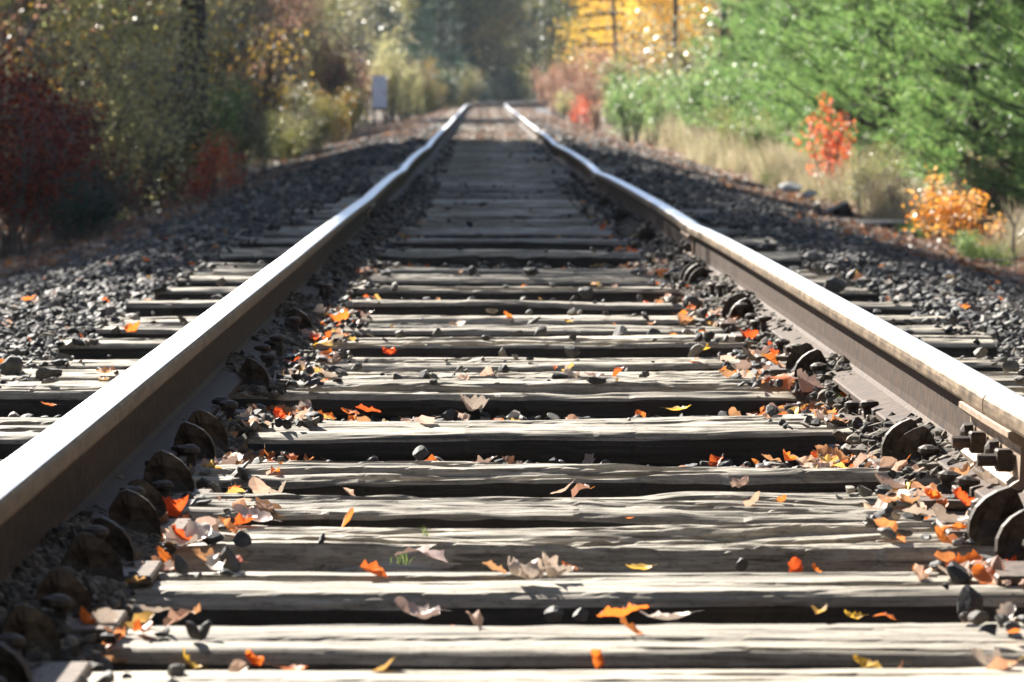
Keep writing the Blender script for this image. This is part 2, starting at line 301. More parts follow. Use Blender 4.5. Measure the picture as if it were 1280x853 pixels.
# ------------------------------------------------------------------ railway ties
def tie_mesh(name, W=0.25, H=0.17, seed=1, cracks=5, rough=1.0, L=2.62, nx=200, nt=60, ledge=0.0):
    rs = np.random.RandomState(seed)
    x = np.linspace(-L / 2, L / 2, nx); t = np.linspace(-0.5, 0.5, nt)
    fr = -W / 2 + 0.008 * rough * noise1(x, seed * 7, 1.4) + 0.0025 * rough * noise1(x, seed * 7 + 1, 17) + 0.0022 * rough * np.sign(noise1(x, seed * 7 + 9, 5))
    bk = W / 2 + 0.008 * rough * noise1(x, seed * 7 + 2, 1.4) + 0.0025 * rough * noise1(x, seed * 7 + 3, 17)
    XX, TT = np.meshgrid(x, t, indexing='ij')
    YY = (fr[:, None] + bk[:, None]) / 2 + TT * (bk - fr)[:, None]
    ZZ = 0.0035 * rough * noise2(XX, YY, seed + 3, 3, 60) + 0.0018 * rough * noise2(XX, YY, seed + 4, 14, 140) + 0.0035 * rough * noise2(XX, YY, seed + 5, 1.0, 7)
    e = np.minimum(YY - fr[:, None], bk[:, None] - YY); ZZ = ZZ - 0.014 * np.exp(-e / 0.007) - 0.006 * np.exp(-e / 0.03)
    nb = 3 + int(3 * rough); bc = np.sort(rs.uniform(-0.42, 0.42, nb)) * W; amp = 0.0042 * min(rough, 1.35) ** 1.2
    for k in range(nb):
        by = bc[k] + 0.014 * noise1(x, seed * 61 + k, 1.1) + 0.005 * noise1(x, seed * 67 + k, 7) + 0.0025 * noise1(x, seed * 71 + k, 30)
        hs = amp * (rs.uniform(-1, 1) + 1.3 * noise1(x, seed * 73 + k, 0.9) + 0.35 * np.clip(noise1(x, seed * 79 + k, 1.3) * 14, -1, 1) * (rough > .9))
        ZZ = ZZ + hs[:, None] * np.clip((YY - by[:, None]) / 0.004, 0, 1) - 0.5 * hs[:, None]
    for k in range(int(5 * rough)):      # knots and chipped-out pits
        kx, ky = rs.uniform(-1.2, 1.2), rs.uniform(-.4, .4) * W; q = ((XX - kx) / rs.uniform(.03, .16)) ** 2 + ((YY - ky) / rs.uniform(.006, .016)) ** 2
        ZZ = ZZ - 0.014 * np.exp(-q * q)
    for k in range(cracks):
        c = rs.uniform(-0.44, 0.44) * W; x0 = rs.uniform(-1.35, 0.9); x1 = x0 + rs.uniform(0.4, 2.2)
        wd = rs.uniform(0.004, 0.010) * (0.7 + 0.3 * rough); dp = rs.uniform(0.02, 0.05)
        cy = c + 0.012 * noise1(x, seed * 31 + k, 1.3) + 0.004 * noise1(x, seed * 37 + k, 8)
        env = np.clip((x - x0) / 0.15, 0, 1) * np.clip((x1 - x) / 0.15, 0, 1)
        wx = wd * (0.5 + 0.6 * np.abs(noise1(x, seed * 41 + k, 3)))
        ZZ = ZZ - dp * env[:, None] * np.exp(-((YY - cy[:, None]) / wx[:, None]) ** 2)
    if ledge:   # front of the timber broken away into a lower, ragged step
        led = fr[:, None] + ledge * (0.5 + 0.5 * noise1(x, seed * 13, 1.5))[:, None] + 0.012 * noise1(x, seed * 13 + 1, 9)[:, None]
        ZZ = ZZ - 0.045 * np.clip((led - YY) / 0.01, 0, 1) * (0.8 + 0.3 * noise1(x, seed * 17, 5))[:, None]
    d = 0.012 * noise1(x, seed * 3, 0.9); ZZ = ZZ + d[:, None] * 0.5
    # side rows
    rows = 5; V = []; F_ = []; 
    fv = [];
    for r in range(rows):      # front, from bottom up
        zz = -H + (H - 0.016) * (r / rows); g = 0.004 * noise1(x, seed * 3 + r, 4) + 0.003 * noise1(x, seed * 5 + r, 20)
        fv.append(np.stack([x, fr - 0.004 + g * rough, np.full(nx, zz)], 1))
    tv = [np.stack([x, YY[:, j], ZZ[:, j]], 1) for j in range(nt)]
    bv = []
    for r in range(rows)[::-1]:
        zz = -H + (H - 0.016) * (r / rows); g = 0.004 * noise1(x, seed * 3 + r + 50, 4)
        bv.append(np.stack([x, bk + 0.004 + g * rough, np.full(nx, zz)], 1))
    allr = fv + tv + bv; A = np.stack(allr, 0); n = len(allr)
    A[:, 0, 0] += 0.01 * noise1(np.arange(n), seed, 0.7); A[:, -1, 0] += 0.01 * noise1(np.arange(n), seed + 1, 0.7)
    Fq = gridfaces(n, nx)[:, ::1]; mi = np.zeros(len(Fq), int)
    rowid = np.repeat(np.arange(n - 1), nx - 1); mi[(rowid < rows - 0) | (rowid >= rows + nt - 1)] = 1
    V = A.reshape(-1, 3)
    # end caps: strips joining perimeter points to the bottom
    caps = []
    base = len(V); extra = []
    for side, cidx in ((0, 0), (1, nx - 1)):
        for j in range(n): p = A[j, cidx].copy(); p[2] = -H; extra.append(p)
        for j in range(n - 1):
            a = j * nx + cidx; b = (j + 1) * nx + cidx; c2 = base + side * n + j + 1; d2 = base + side * n + j
            caps.append((a, b, c2, d2) if side == 0 else (b, a, d2, c2))
    V = np.concatenate([V, np.array(extra)]); Fq = np.concatenate([Fq, np.array(caps)]); mi = np.concatenate([mi, np.ones(len(caps), int)])
    return mesh_np(name, V, Fq, [M_TIE, M_TIE_SHADE], mi, smooth=False)

# spike / plate / anchor meshes
def spike_mesh(h):
    a = Acc(); a.box((0, 0, h / 2 - 0.03), (0.016, 0.016, h + 0.06), bev=0.002)
    # domed head with a lip toward the rail (+x)
    n = 10
    ring = lambda rx, ry, z, ox: [(ox + rx * math.cos(2 * math.pi * k / n), ry * math.sin(2 * math.pi * k / n), z) for k in range(n)]
    V = ring(0.010, 0.010, h - 0.006, 0.0) + ring(0.021, 0.017, h, 0.005) + ring(0.020, 0.016, h + 0.007, 0.005) + ring(0.008, 0.007, h + 0.012, 0.003)
    Fc = [tuple(range(n))[::-1], tuple(range(3 * n, 4 * n))]
    for r in range(3):
        for k in range(n): Fc.append((r * n + k, r * n + (k + 1) % n, (r + 1) * n + (k + 1) % n, (r + 1) * n + k))
    a.add(V, Fc); return a.mesh('rail_spike', [M_IRON])
SPK = [spike_mesh(h) for h in (0.018, 0.028, 0.045)]
def plate_mesh():
    a = Acc(); a.box((0, 0, 0.007), (0.34, 0.18, 0.014), bev=0.003)
    a.box((-0.079, 0, 0.018), (0.014, 0.176, 0.010), bev=0.002); a.box((0.079, 0, 0.018), (0.014, 0.176, 0.010), bev=0.002)
    return a.mesh('tie_plate', [M_PLATE])
PLATE = plate_mesh()
def anchor_mesh(s=1.0):   # curved spring-steel plate, clipped on the rail base, hanging out toward -x (inner side of right rail)
    pts = []; n = 12
    outer = []; 
    for k in range(n + 1):
        a = R(-20 + 128 * k / n); outer.append((-0.035 - 0.072 * math.sin(a) * 1.0, 0.0, -0.035 + 0.10 * (1 - (1 - math.sin(min(math.pi / 2, max(0, R(90) * k / n)))) ** 1.0)))
    outer = [(0.012, -0.045), (-0.055, -0.052), (-0.086, -0.045), (-0.098, -0.02), (-0.096, 0.005), (-0.085, 0.03), (-0.068, 0.049), (-0.046, 0.063), (-0.022, 0.072), (-0.008, 0.066), (0.004, 0.046), (0.014, 0.028), (0.016, 0.0)]
    a = Acc(); th = 0.007; m = len(outer)
    bow = lambda x, z: 0.016 * math.sin((z + 0.05) / 0.12 * math.pi)
    cx_, cz_ = -0.035, 0.005
    V = []
    for sgn in (-1, 1):
        V += [(x, sgn * th + bow(x, z) * 0.4, z) for x, z in outer]
        V += [(cx_ + (x - cx_) * 0.55, sgn * th + bow(x, z), cz_ + (z - cz_) * 0.55) for x, z in outer]
        V += [(cx_, sgn * th + 0.014, cz_)]
    o = 2 * m + 1; Fc = []
    for k in range(m):
        k2 = (k + 1) % m
        Fc += [(k, k2, m + k2, m + k), (m + k, m + k2, 2 * m), (o + k2, o + k, o + m + k, o + m + k2), (o + m + k2, o + m + k, o + 2 * m), (k2, k, o + k, o + k2)]
    a.add(V, Fc)
    a.box((0.02, 0, -0.010), (0.03, 0.03, 0.02), bev=0.003)     # jaw gripping the base flange
    return a.mesh('rail_anchor', [M_IRON])
ANCH = anchor_mesh(); ANCH.transform(Matrix.Diagonal((0.78, 1, 0.82, 1)))
def mirrored(me):
    m2 = me.copy(); n = len(m2.vertices); c = np.empty(n * 3, np.float32); m2.vertices.foreach_get('co', c); c = c.reshape(-1, 3); c[:, 0] *= -1
    m2.vertices.foreach_set('co', c.ravel()); m2.flip_normals(); m2.update(); return m2
ANCH_L = mirrored(ANCH); SPK_L = [mirrored(s) for s in SPK]

# measured ties: (rear edge row, front edge row in the photograph, z, description)
def yrow(r, z=0): return (CZ - z) * F / (r - 133.0)
near = [
 (5.06 - 0.93, 0.26, 0, 'smooth pale tie passing under the camera, just below the bottom edge', dict(cracks=2, rough=0.6)),
 (yrow(840) - 0.13, 0.26, 0, 'pale tie cut off by the bottom edge of the photo, nearest to the camera', dict(cracks=2, rough=0.6)),
 (yrow(775) - 0.125, 0.25, 0, 'pale smooth tie with long dark front face, second from the bottom edge', dict(cracks=2, rough=0.6)),
 (yrow(712) - 0.125, 0.25, 0, 'bright bleached tie directly in front of the broad cracked timbers', dict(cracks=3, rough=0.7)),
 (yrow(655) - 0.16, 0.36, 0.0, 'broad split tie with ragged broken front edge, front of three touching timbers', dict(cracks=7, rough=1.7, ledge=0.05, nt=90)),
 (yrow(614) - 0.21, 0.40, 0.004, 'broad deeply cracked tie, middle one of three touching timbers', dict(cracks=9, rough=1.5, nt=90)),
 (yrow(578) - 0.17, 0.33, 0.003, 'wide grooved tie, rear one of three touching timbers', dict(cracks=7, rough=1.3, nt=84)),
 (yrow(522) - 0.16, 0.30, 0, 'tie with a tall black front face just beyond the three touching timbers', dict(cracks=4, rough=1)),
 (yrow(474) - 0.15, 0.28, 0, 'split tie with pale curled leaf, front one of a close pair at mid distance', dict(cracks=6, rough=1.2)),
 (yrow(462) - 0.14, 0.25, 0, 'rough tie touching its neighbour, rear one of a close pair at mid distance', dict(cracks=5, rough=1.2)),
 (yrow(446) - 0.14, 0.25, 0, 'narrow grey tie right behind the close pair of split ties', dict(cracks=4, rough=1)),
 (yrow(421) - 0.13, 0.25, 0, 'straight grey tie running between a yellow leaf and a dark gap', dict(cracks=4, rough=1)),
 (yrow(405) - 0.13, 0.24, 0, 'thin cracked tie just in front of a flat grey one by yellow leaves', dict(cracks=5, rough=1)),
 (yrow(394) - 0.13, 0.24, 0, 'flat grey tie behind the two small yellow leaves', dict(cracks=4, rough=1)),
 (yrow(376) - 0.13, 0.25, 0, 'grey tie half buried in dark stones at mid distance', dict(cracks=4, rough=1)),
 (yrow(357) - 0.13, 0.25, 0, 'pale tie with stones on top at mid distance', dict(cracks=4, rough=1)),
 (yrow(341) - 0.14, 0.26, 0, 'pale sunlit tie beyond the stones, front of a pair before the shade', dict(cracks=4, rough=1)),
 (yrow(331) - 0.14, 0.26, 0, 'pale sunlit tie with a dark stone, rear of a pair before the shade', dict(cracks=4, rough=1)),
 (yrow(313) - 0.14, 0.26, 0, 'hollowed rotten tie with a broken dip in its middle', dict(cracks=7, rough=1.9)),
 (yrow(299) - 0.14, 0.26, 0, 'last fully sunlit tie before the shaded stretch', dict(cracks=4, rough=1)),
]
GEN = [tie_mesh('railway_tie', 0.24, seed=50 + i, cracks=4 + i % 3, rough=1.0 + 0.3 * (i % 3), nx=90, nt=20) for i in range(5)]
random.seed(4)
TIES = []   # (y, halfwidth)
def place_tie(y, me, dz, label, group, parts, rz=0.0, W=0.25, name='railway_tie'):
    zl, zr = float(dip(y, -1)), float(dip(y, 1))
    o = obj(name, me, None, (float(xc(y)), y, float(zt(y)) + dz + (zl + zr) / 2), (0, -math.atan((zr - zl) / 1.5), rz - (float(xc(y + 1)) - float(xc(y)))))
    tag(o, label, 'railway tie', group); TIES.append((y, W / 2))
    if parts:
        for s in (-1, 1):
            p = obj('tie_plate', PLATE, o, (s * 0.7525, 0, 0.001 - dz))
            k = random.Random(int(y * 100) + s)
            for side in (-1, 1):            # spikes each side of the rail base
                for j in range(2 if side == -s else 1):
                    h = k.choice([0, 1, 1, 2]); ms = (SPK if side < 0 else SPK_L)[h]
                    obj('rail_spike', ms, p, (side * 0.083 + k.uniform(-.003, .003) + side * 0.018 * (j == 1), (-0.05 if j == 0 else 0.055) * (1 if side < 0 else -1) + k.uniform(-.01, .01), 0.012), (R(k.uniform(-8, 8)), R(k.uniform(-6, 6)), 0))
    return o
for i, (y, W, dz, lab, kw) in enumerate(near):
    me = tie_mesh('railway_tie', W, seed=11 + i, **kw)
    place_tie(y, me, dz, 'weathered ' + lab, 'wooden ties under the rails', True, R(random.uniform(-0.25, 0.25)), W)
ORD = ['first', 'second', 'third', 'fourth', 'fifth', 'sixth', 'seventh', 'eighth', 'ninth', 'tenth', 'eleventh', 'twelfth']
y = 20.4; cnt = len(near); i = 0
tie_stuff = []
while y < 215:
    st = random.choice([0.52, 0.55, 0.6, 0.5, 0.9 if y < 60 else 0.55])
    y += st; dz = random.uniform(-0.035, 0.014)
    if 22.6 < y < 23.3: dz = 0.055
    me = GEN[i % 5]
    if y < 158 and cnt < 297:
        if 22.6 < y < 23.3 : lab = 'raised split dark tie lying crooked in the shaded stretch'
        elif i < 12: lab = 'shaded grey wooden tie, %s one inside the shadow across the track' % ORD[i]
        elif y < 58: lab = 'dark wooden tie deep in the shaded stretch of the track'
        elif y < 90: lab = 'pale wooden tie in the distant sunlit stretch of the track'
        else: lab = 'distant leaf-strewn wooden tie where the rails seem to meet'
        place_tie(y, me, dz, lab, 'wooden ties under the rails', y < 34, R(1.6 if 22.6 < y < 23.3 else random.uniform(-0.8, 0.8)), 0.24); cnt += 1
    else: tie_stuff.append(y)
    i += 1
a = Acc()
for y in tie_stuff: a.box((float(xc(y)), y, float(zt(y)) - 0.085), (2.6, 0.24, 0.17), rot=-math.atan((float(xc(y + 1)) - float(xc(y)))), bev=0.01)
tag(obj('distant_ties', a.mesh('distant_ties', [M_TIE])), 'row of wooden ties where the track curves away to the right', 'railway ties', None, 'stuff')
print('ties', cnt, len(tie_stuff))

# ------------------------------------------------------------------ rails
HEAD = [(-0.008, 0.118), (-0.0315, 0.124), (-0.0345, 0.130), (-0.0348, 0.142), (-0.0335, 0.150), (-0.0295, 0.1560), (-0.020, 0.1590), (0, 0.160),
        (0.020, 0.1590), (0.0295, 0.1560), (0.0335, 0.150), (0.0348, 0.142), (0.0345, 0.130), (0.0315, 0.124), (0.008, 0.118)]
HMI = [1, 1, 1, 1, 1, 0, 0, 0, 0, 1, 1, 1, 1, 1, 1]
WEB = [(-0.018, 0.0245), (-0.010, 0.034), (-0.008, 0.05), (-0.008, 0.1), (-0.009, 0.114), (-0.014, 0.1195), (0.014, 0.1195), (0.009, 0.114), (0.008, 0.1), (0.008, 0.05), (0.010, 0.034), (0.018, 0.0245)]
BASE = [(-0.07, 0), (-0.07, 0.010), (-0.066, 0.0125), (-0.018, 0.0255), (0.018, 0.0255), (0.066, 0.0125), (0.07, 0.010), (0.07, 0)]
RZ = 0.02
def rail_xyz(y, s): return (xc(y) + s * 0.7525 + lat(y, s), zt(y) + RZ + dip(y, s))
def sweep(name, prof, ysamp, s, mats, mi=None):
    x0, z0 = rail_xyz(ysamp, s); m = len(prof); V = np.zeros((len(ysamp), m, 3))
    for k, (px, pz) in enumerate(prof): V[:, k, 0] = x0 + px; V[:, k, 1] = ysamp; V[:, k, 2] = z0 + pz
    V = V.reshape(-1, 3); Fc = []; mm = []
    for i in range(len(ysamp) - 1):
        for k in range(m):
            k2 = (k + 1) % m; Fc.append((i * m + k, (i + 1) * m + k, (i + 1) * m + k2, i * m + k2)); mm.append(mi[k] if mi else 0)
    Fc.append(tuple(range(m))); mm.append(mats and len(mats) - 1); Fc.append(tuple((len(ysamp) - 1) * m + k for k in range(m))[::-1]); mm.append(len(mats) - 1)
    mm[-1] = mm[-2] = 1 if len(mats) > 1 else 0
    return mesh_py(name, V, Fc, mats, mm, False)
def rail(y0, y1, s, label, anchors=(), bar=None):
    e = empty('rail', (0, 0, 0)); tag(e, label, 'rail', 'steel rails of the track')
    base = float(xc(y0)) + s * 0.7525; e.location = (base, y0, float(zt(y0)))
    st = 0.15 if y1 < 50 else 1.0
    ysamp = np.linspace(y0, y1, max(3, int((y1 - y0) / st)))
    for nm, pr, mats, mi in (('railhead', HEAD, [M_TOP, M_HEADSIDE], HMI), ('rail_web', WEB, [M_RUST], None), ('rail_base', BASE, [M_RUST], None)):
        me = sweep(nm, pr, ysamp, s, mats, mi)
        me.transform(Matrix.Translation(-e.location)); o = obj(nm, me, e)
    for ya in anchors:
        x0, z0 = rail_xyz(ya, s)
        rr = random.Random(int(ya * 77))
        obj('rail_anchor', ANCH if s > 0 else ANCH_L, e, (float(x0) - s * 0.068 - base, ya - y0, float(z0) + 0.008 - e.location.z), (R(rr.uniform(-6, 6)), R(rr.uniform(-5, 5)), R(rr.uniform(-20, 20))), rr.uniform(.78, 1.0) if s < 0 else rr.uniform(.88, 1.05))
    if bar:
        yb0, yb1 = bar; x0, z0 = rail_xyz((yb0 + yb1) / 2, s)
        for side in (-s, s):      # inner and outer bar
            pr = [(0.0095, 0.030), (0.030, 0.024), (0.034, 0.034), (0.019, 0.044), (0.017, 0.098), (0.030, 0.104), (0.038, 0.112), (0.0375, 0.1215), (0.033, 0.1225), (0.0095, 0.1165)]
            V = []; m = len(pr); ysb = np.linspace(yb0, yb1, 10)
            for yy in ysb:
                xx, zz = rail_xyz(yy, s)
                for px, pz in pr: V.append((float(xx) + side * px - base, yy - y0, float(zz) + pz - e.location.z))
            Fc = []
            for i2 in range(9):
                for k in range(m):
                    k2 = (k + 1) % m; f = (i2 * m + k, (i2 + 1) * m + k, (i2 + 1) * m + k2, i2 * m + k2); Fc.append(f if side > 0 else f[::-1])
            Fc.append(tuple(range(m)) if side > 0 else tuple(range(m))[::-1]); Fc.append(tuple(9 * m + k for k in range(m))[::-1 if side > 0 else 1])
            jb = obj('joint_bar', mesh_py('joint_bar', V, Fc, [M_BAR]), e)
            for q in range(4):
                yy = yb0 + 0.07 + q * (yb1 - yb0 - 0.14) / 3
                a = Acc(); xo = float(x0) - base + side * 0.026; zz = float(z0) + 0.071 - e.location.z
                if (q % 2 == 0) == (side == -s):
                    a.box((xo + side * 0.009, yy - y0, zz), (0.026, 0.036, 0.036), bev=0.003)
                    a.tube([(xo, yy - y0, zz), (xo + side * 0.052, yy - y0, zz)], [0.0105, 0.0105], 8)
                    obj('bolt_nut', a.mesh('bolt_nut', [M_IRON]), jb)
                else:
                    a.tube([(xo - side * 0.004, yy - y0, zz), (xo + side * 0.012, yy - y0, zz), (xo + side * 0.018, yy - y0, zz)], [0.021, 0.019, 0.008], 10)
                    obj('bolt_head', a.mesh('bolt_head', [M_IRON]), jb)
    return e
G = 0.006
rail(-3, 6.47 - G, 1, 'near right-hand rail with bolted joint bar, at the right edge of the photo', (4.9, 5.15, 5.55, 5.8), (6.13, 6.77))
rail(6.47 + G, 16.3 - G, 1, 'polished right-hand rail beyond the bolted joint, ending at a low kink', (6.93, 7.15, 9.15, 9.4, 11.6, 11.85, 14.0, 14.25, 14.4), (16.0, 16.6))
rail(16.3 + G, 28.6 - G, 1, 'right-hand rail running from the sunlit kink into the shade', (18.3, 18.7, 21, 21.4, 24, 24.4), (28.3, 28.9))
rail(28.6 + G, 46 - G, 1, 'right-hand rail between two kinks in the shaded stretch', (), (45.7, 46.3))
rail(46 + G, 150, 1, 'distant right-hand rail narrowing toward the far end of the straight')
rail(150.01, 262, 1, 'far outer stretch of the right-hand rail on the curve')
rail(-3, 20.5 - G, -1, 'long bright left-hand rail running from the left edge of the photo', (3.9, 4.2, 4.5, 4.84, 5.2, 5.45, 5.8, 6.02, 6.42, 7.05, 7.3, 8.9, 11.0), (20.2, 20.8))
rail(20.5 + G, 44 - G, -1, 'wavy left-hand rail in the shaded stretch', ())
rail(44 + G, 150, -1, 'distant left-hand rail narrowing toward the far end of the straight')
rail(150.01, 262, -1, 'far stretch of the left-hand rail on the curve')

# ------------------------------------------------------------------ ballast stones
ICO_V = None
def ico():
    t = (1 + 5 ** 0.5) / 2
    v = np.array([(-1, t, 0), (1, t, 0), (-1, -t, 0), (1, -t, 0), (0, -1, t), (0, 1, t), (0, -1, -t), (0, 1, -t), (t, 0, -1), (t, 0, 1), (-t, 0, -1), (-t, 0, 1)], float)
    v /= np.linalg.norm(v[0])
    f = np.array([(0, 11, 5), (0, 5, 1), (0, 1, 7), (0, 7, 10), (0, 10, 11), (1, 5, 9), (5, 11, 4), (11, 10, 2), (10, 7, 6), (7, 1, 8), (3, 9, 4), (3, 4, 2), (3, 2, 6), (3, 6, 8), (3, 8, 9), (4, 9, 5), (2, 4, 11), (6, 2, 10), (8, 6, 7), (9, 8, 1)])
    return v, f
IV, IF = ico()
def subdiv(v, f):
    v = [tuple(p) for p in v]; e = {}; out = []
    def mid(a, b):
        k = (min(a, b), max(a, b))
        if k not in e:
            p = (np.array(v[a]) + np.array(v[b])) / 2; p = p / np.linalg.norm(p) * 0.97; v.append(tuple(p)); e[k] = len(v) - 1
        return e[k]
    for a, b, c in f:
        x, y_, z = mid(a, b), mid(b, c), mid(c, a); out += [(a, x, z), (x, b, y_), (z, y_, c), (x, y_, z)]
    return np.array(v), np.array(out)
IV2, IF2 = subdiv(IV, IF)
def rand_rot(n, rs, tilt=None):
    a, b, c = rs.uniform(0, 2 * np.pi, n), (rs.normal(0, tilt, n) if tilt is not None else rs.uniform(0, 2 * np.pi, n)), (rs.normal(0, tilt, n) if tilt is not None else rs.uniform(0, 2 * np.pi, n))
    ca, sa, cb, sb, cc, sc = np.cos(a), np.sin(a), np.cos(b), np.sin(b), np.cos(c), np.sin(c)
    Rz = np.zeros((n, 3, 3)); Rz[:, 0, 0] = ca; Rz[:, 0, 1] = -sa; Rz[:, 1, 0] = sa; Rz[:, 1, 1] = ca; Rz[:, 2, 2] = 1
    Ry = np.zeros((n, 3, 3)); Ry[:, 0, 0] = cb; Ry[:, 0, 2] = sb; Ry[:, 2, 0] = -sb; Ry[:, 2, 2] = cb; Ry[:, 1, 1] = 1
    Rx = np.zeros((n, 3, 3)); Rx[:, 1, 1] = cc; Rx[:, 1, 2] = -sc; Rx[:, 2, 1] = sc; Rx[:, 2, 2] = cc; Rx[:, 0, 0] = 1
    return Rz @ Ry @ Rx
def stones(name, pos, size, seed, mat, label, fine=False):
    rs = np.random.RandomState(seed); n = len(pos)
    IV_, IF_ = (IV2, IF2) if fine else (IV, IF); m = len(IV_)
    if fine:      # broken rock: sphere cut by random planes
        base = np.repeat(IV_[None], n, 0) * (1 + rs.uniform(-0.07, 0.07, (n, m, 1)))
        for _ in range(9):
            nr = rs.normal(0, 1, (n, 1, 3)); nr /= np.linalg.norm(nr, axis=2, keepdims=True); d = (base * nr).sum(2, keepdims=True)
            base = base - nr * np.maximum(d - rs.uniform(.3, .7, (n, 1, 1)), 0)
    else: base = IV_[None] * (1 + rs.uniform(-0.42, 0.3, (n, 12, 1)))
    base = base * np.stack([rs.uniform(0.9, 1.6, n), rs.uniform(0.8, 1.1, n), rs.uniform(0.45, 0.85, n)], 1)[:, None]
    V = np.einsum('nij,nkj->nki', rand_rot(n, rs, 0.45), base) * (size / 2)[:, None, None] + pos[:, None]
    Fc = (IF_[None] + (np.arange(n) * m)[:, None, None]).reshape(-1, 3)
    o = obj(name, mesh_np(name, V.reshape(-1, 3), Fc, [mat])); tag(o, label, 'ballast', None, 'stuff'); return o
def view_u(n, y, rs, margin): # x in the seen wedge plus a margin
    lo = CX - 603 / F * y - margin; hi = CX + 677 / F * y + margin
    lo = np.maximum(lo, -3.5); hi = np.minimum(hi, 3.5); return lo + rs.rand(n) * (hi - lo)
rs = np.random.RandomState(2)
ty = np.array([t[0] for t in TIES]); th = np.array([t[1] for t in TIES])
def on_tie(x, y, pad=0.0):
    lo = max(0, int(np.searchsorted(ty, y.min())) - 2); hi = int(np.searchsorted(ty, y.max())) + 3
    d = np.abs(y[:, None] - ty[None, lo:hi]) - th[None, lo:hi] - pad
    return (d.min(1) < 0) & (np.abs(x) < 1.3 + pad)
def scatter(y0, y1, n, margin, power=1.0):
    y = y0 + (y1 - y0) * rs.rand(n) ** power; return view_u(n, y, rs, margin), y
def ballast(y0, y1, dens, smin, smax, seed, name, label, margin=1.7):
    n = 0; area = sum((min(3.5, CX + 677 / F * yy + margin) - max(-3.5, CX - 603 / F * yy - margin)) * (y1 - y0) / 50 for yy in np.linspace(y0, y1, 50))
    n = int(area * dens); wy = y0 + (y1 - y0) * rs.rand(n * 3)
    wid = np.minimum(3.5, CX + 677 / F * wy + margin) - np.maximum(-3.5, CX - 603 / F * wy - margin)
    wy = wy[rs.rand(n * 3) < wid / wid.max()][:n]; x = view_u(len(wy), wy, rs, margin)
    size = smin + (smax - smin) * rs.rand(len(wy)) ** 1.8
    ot = on_tie(x, wy, 0.012)
    keepz = zt(wy) + formation(x) + 0.012 * noise2(x, wy, 8, 7, 7) + rs.uniform(-0.012, 0.018, len(wy))
    # heap against the inside of the rails, gauge-corner debris
    heap = np.exp(-((np.abs(x) - 0.60) / 0.06) ** 2) * 0.02
    keepz = keepz + heap
    # ballast covers tie ends irregularly
    cover = (np.abs(x) > 1.28 + 0.1 * noise1(wy, 33, 0.9) - np.clip((wy - 15) / 60, 0, .2))
    near_rail = (np.abs(np.abs(x) - 0.59) < 0.12) & (rs.rand(len(wy)) < np.where(wy > 7.5, np.where(x < 0, 0.8, 0.4), 0.2)) & (size < 0.045)
    on_top = (rs.rand(len(wy)) < np.where(wy > 9, np.where(wy > 20, 0.012, 0.035), 0.004)) & (size < np.where(wy > 9, 0.05, 0.024))
    keep = ~ot | cover | on_top | near_rail
    z = np.where(ot & (on_top | near_rail) & ~cover, zt(wy) + size * 0.3, np.where(ot & cover, zt(wy) + size * 0.1 + (np.abs(x) - 1.1) * -0.04, keepz))
    keep &= ~((np.abs(np.abs(x) - 0.7525) < 0.075) & ot) & ~(np.abs(np.abs(x) - 0.7525) < 0.055)
    z = np.where((np.abs(np.abs(x) - 0.7525) < 0.085), np.minimum(z, zt(wy) + 0.0), z)
    pos = np.stack([x, wy, z], 1)[keep]
    print(name, len(pos)); stones(name, pos, size[keep], seed, M_STONE, label, y0 < 10)
ballast(2.5, 13, 1150, 0.014, 0.05, 3, 'ballast_stones', 'dark grey crushed stone between and beside the nearest ties')
ballast(13, 32, 750, 0.018, 0.06, 4, 'ballast_stones', 'grey crushed stone beside the track at mid distance')
ballast(32, 85, 150, 0.04, 0.1, 5, 'ballast_stones', 'distant dark crushed stone along the track', 0.5)

def chips(name, s_, n, y0, y1, seed):
    r_ = np.random.RandomState(seed); y = r_.uniform(y0, y1, n); q = r_.rand(n) ** 1.4
    x = s_ * (0.735 - 0.14 * q); d = 0.5 + 0.5 * noise1(y, seed, 1.6); k = r_.rand(n) < d * 1.2
    z = 0.022 + 0.03 * (1 - q) * d - 0.028 * q; stones(name, np.stack([x, y, zt(y) + z], 1)[k], (r_.uniform(0.008, 0.026, n) * (1 + y / 25))[k], seed, M_CHIP, 'dusty gravel chips piled against the inside of the %s rail' % ('right' if s_ > 0 else 'left'))
M_CHIP = island_mat('dusty_chips', [(0, (0.03, 0.025, 0.02)), (0.6, (0.085, 0.07, 0.055)), (1, (0.2, 0.17, 0.13))], 0.8, 0, 0.2, 80)
chips('gravel_chips', 1, 6500, 6.7, 26, 21); chips('gravel_chips', -1, 16000, 3.8, 24, 22)
